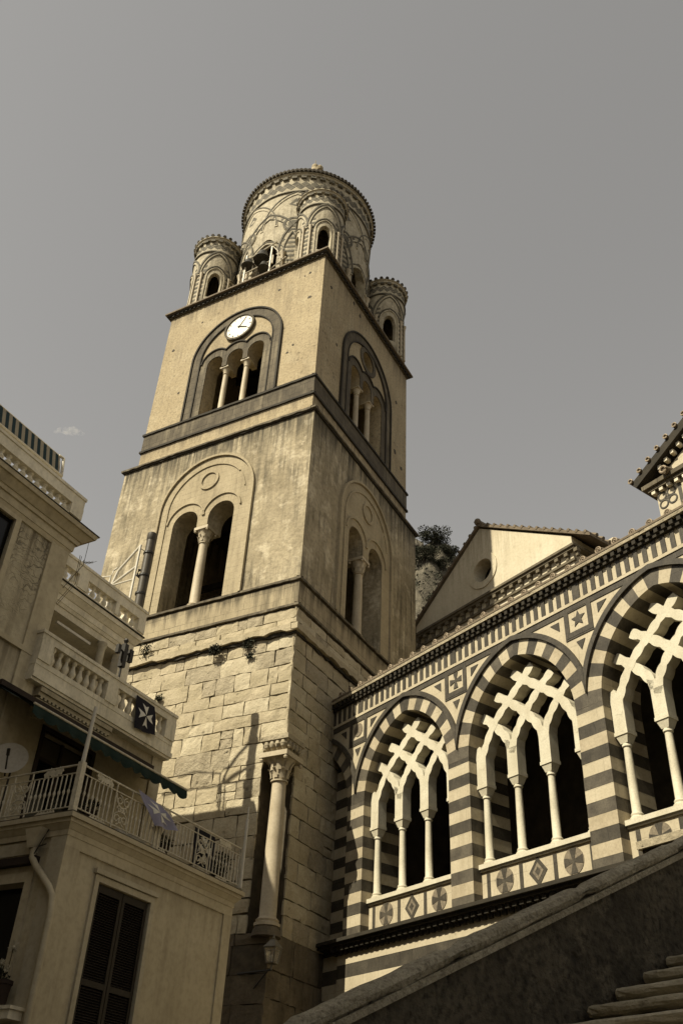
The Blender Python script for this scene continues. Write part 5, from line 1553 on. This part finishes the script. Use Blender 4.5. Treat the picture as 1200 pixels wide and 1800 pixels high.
def tuft(label, x, y, z, rad, n, hang=.0, sz=.06):
    m = MB()
    for _ in range(n):
        a = random.uniform(0, 2 * PI); r_ = rad * random.random()
        p = (x + r_ * math.cos(a), y - abs(r_ * math.sin(a)) * .5, z + random.uniform(-.5, .5) * rad - hang * random.random())
        m.leaf(p, sz * random.uniform(.6, 1.2), random.choice((0, 1)))
    tag(m.build('wall_plant', ['leaf_dark', 'leaf_mid'], frame=FT, base=(x, y, z), recalc=False), label, 'plant', 'weeds growing from the tower masonry')
tuft('rounded dark weed hanging below the stone ledge, left of the largest pair', -3.4, -.2, 18.4, .3, 420, .2)
tuft('dark weed hanging below the stone ledge near its middle', -1.98, -.12, 18.45, .26, 220, .25)
tuft('small dark weed in a joint just below the ledge plants', -1.85, -.08, 17.85, .16, 120, .1)
tuft('weed on the string course where the white parapet meets the tower', -6.9, -.15, 19.3, .3, 180, .5)
tuft('small dry weed low on the sunlit stone beside the balcony', -5.9, -.06, 16.9, .2, 110, .1)

# ---- trees on the hillside
def tree(label, x, y, z, r, n, mis):
    t = thing('hill_tree', label, 'tree', FG, (x, y, z), 'trees on the rocky hillside')
    m = MB(); m.tube([(x, y, z - 1), (x + .2, y, z + r * .6), (x + .1, y + .3, z + r * 1.3)], [r * .1, r * .08, r * .03], 7)
    for k in range(4): m.tube([(x + .15, y, z + r * .5), (x + random.uniform(-.6, .6) * r, y + random.uniform(-.5, .5) * r, z + r * random.uniform(.9, 1.4))], [r * .05, r * .015], 5)
    m.build('trunk', 'bark', t)
    m = MB()
    for _ in range(13):
        c = (x + random.uniform(-.75, .75) * r, y + random.uniform(-.6, .6) * r, z + r * random.uniform(.35, 1.05))
        leaves(m, c, r * random.uniform(.34, .5), n // 13, r * .06, (1, 1, .75), mis)
    m.build('crown', ['leaf_dark', 'leaf_mid'], t, recalc=False)
TREES = [('broad dark tree on the skyline next to the tower edge', 14.6, 140.5, 3.3, (0, 0, 0, 1)),
 ('dark tree in the middle of the hilltop clump', 17.4, 139.5, 3.0, (0, 0, 0, 1)),
 ('small rounded tree at the right end of the hilltop clump', 19.9, 138.6, 1.9, (0, 0, 1)),
 ('dark tree lower on the slope against the tower edge', 15.0, 136.0, 2.6, (0, 0, 1)),
 ('low dark bush below the hilltop clump', 17.6, 136.2, 2.0, (0, 0, 1)),
 ('small dark bush low on the slope near the gable roof', 16.2, 132.6, 1.5, (0, 1)),
 ('pale scrubby bush on the right slope of the hill', 21.4, 137.2, 1.3, (1,))]
for lb, x, y, r, mis in TREES:
    tree(lb, x, y, hill_h(x, y) - .2, r, 3400, mis)
m = MB()
for _ in range(5200):
    y = random.uniform(100, 140); x = random.uniform(5, 38); z = hill_h(x, y)
    if math.sin(x * .7) + math.sin(y * .5 + x * .2) + random.uniform(-.8, .8) < .1: continue
    for q in range(5): m.leaf((x + random.uniform(-.5, .5), y + random.uniform(-.5, .5), z + random.uniform(0, .6)), random.uniform(.15, .38), random.choice((0, 0, 1)))
tag(m.build('scrub', ['leaf_dark', 'leaf_mid'], frame=FG, base=(20, 120, 60), recalc=False), 'low dry scrub scattered over the rock face', 'scrub', kind='stuff')

# ---- unseen house behind the viewer, added and sized to shade the stairs
pz = thing('shading_house', 'tall plain house, unseen behind the viewer, added to shade the stairs', 'house', FF, (34, -32, 0))
m = MB(); m.box(13, 62, -36, -28.2, 0, 22.5); m.build('wall', 'house_plaster', pz)
m = MB(); m.box(12.7, 62.3, -36.3, -27.8, 22.5, 22.9); m.build('cornice', 'stucco_pale', pz)
for i in range(9):
    for z in (3.5, 8, 12.5, 16):
        m = MB(); m.box(16 + i * 5, 17.2 + i * 5, -28.2, -28.12, z, z + 2.2); m.build('window', 'shutter_wood', pz)

# ---- one small cloud
m = MB(); cx, cy, cz = -256, 650, 565
for dx, dz, r in ((0, 0, 5.5), (7, -.5, 4.2), (-7, 1, 3.6), (3, 3, 3.5), (-12, -1.5, 2.2), (12, -2, 2.4)):
    m.ball((cx + dx, cy, cz + dz), r, 16, sx=(1.4, 1, .55))
cl = m.build('cloud', 'white_paint', frame=FG, base=(cx, cy, cz))
cm = bpy.data.materials.new('cloud_vapour'); cm.use_nodes = True
n_ = cm.node_tree; n_.nodes.clear()
o_ = n_.nodes.new('ShaderNodeOutputMaterial'); v_ = n_.nodes.new('ShaderNodeVolumePrincipled')
tc_ = n_.nodes.new('ShaderNodeTexCoord'); nz_ = n_.nodes.new('ShaderNodeTexNoise'); nz_.inputs['Scale'].default_value = .22; nz_.inputs['Detail'].default_value = 5
mr_ = n_.nodes.new('ShaderNodeMapRange'); mr_.inputs[1].default_value = .42; mr_.inputs[2].default_value = .75; mr_.inputs[4].default_value = .09
n_.links.new(tc_.outputs['Object'], nz_.inputs['Vector']); n_.links.new(nz_.outputs['Fac'], mr_.inputs[0]); n_.links.new(mr_.outputs[0], v_.inputs['Density'])
v_.inputs['Color'].default_value = (1, .96, .9, 1)
n_.links.new(v_.outputs[0], o_.inputs['Volume'])
cl.data.materials.clear(); cl.data.materials.append(cm)
tag(cl, 'single small wisp of white cloud low in the left sky', 'cloud', kind='stuff')
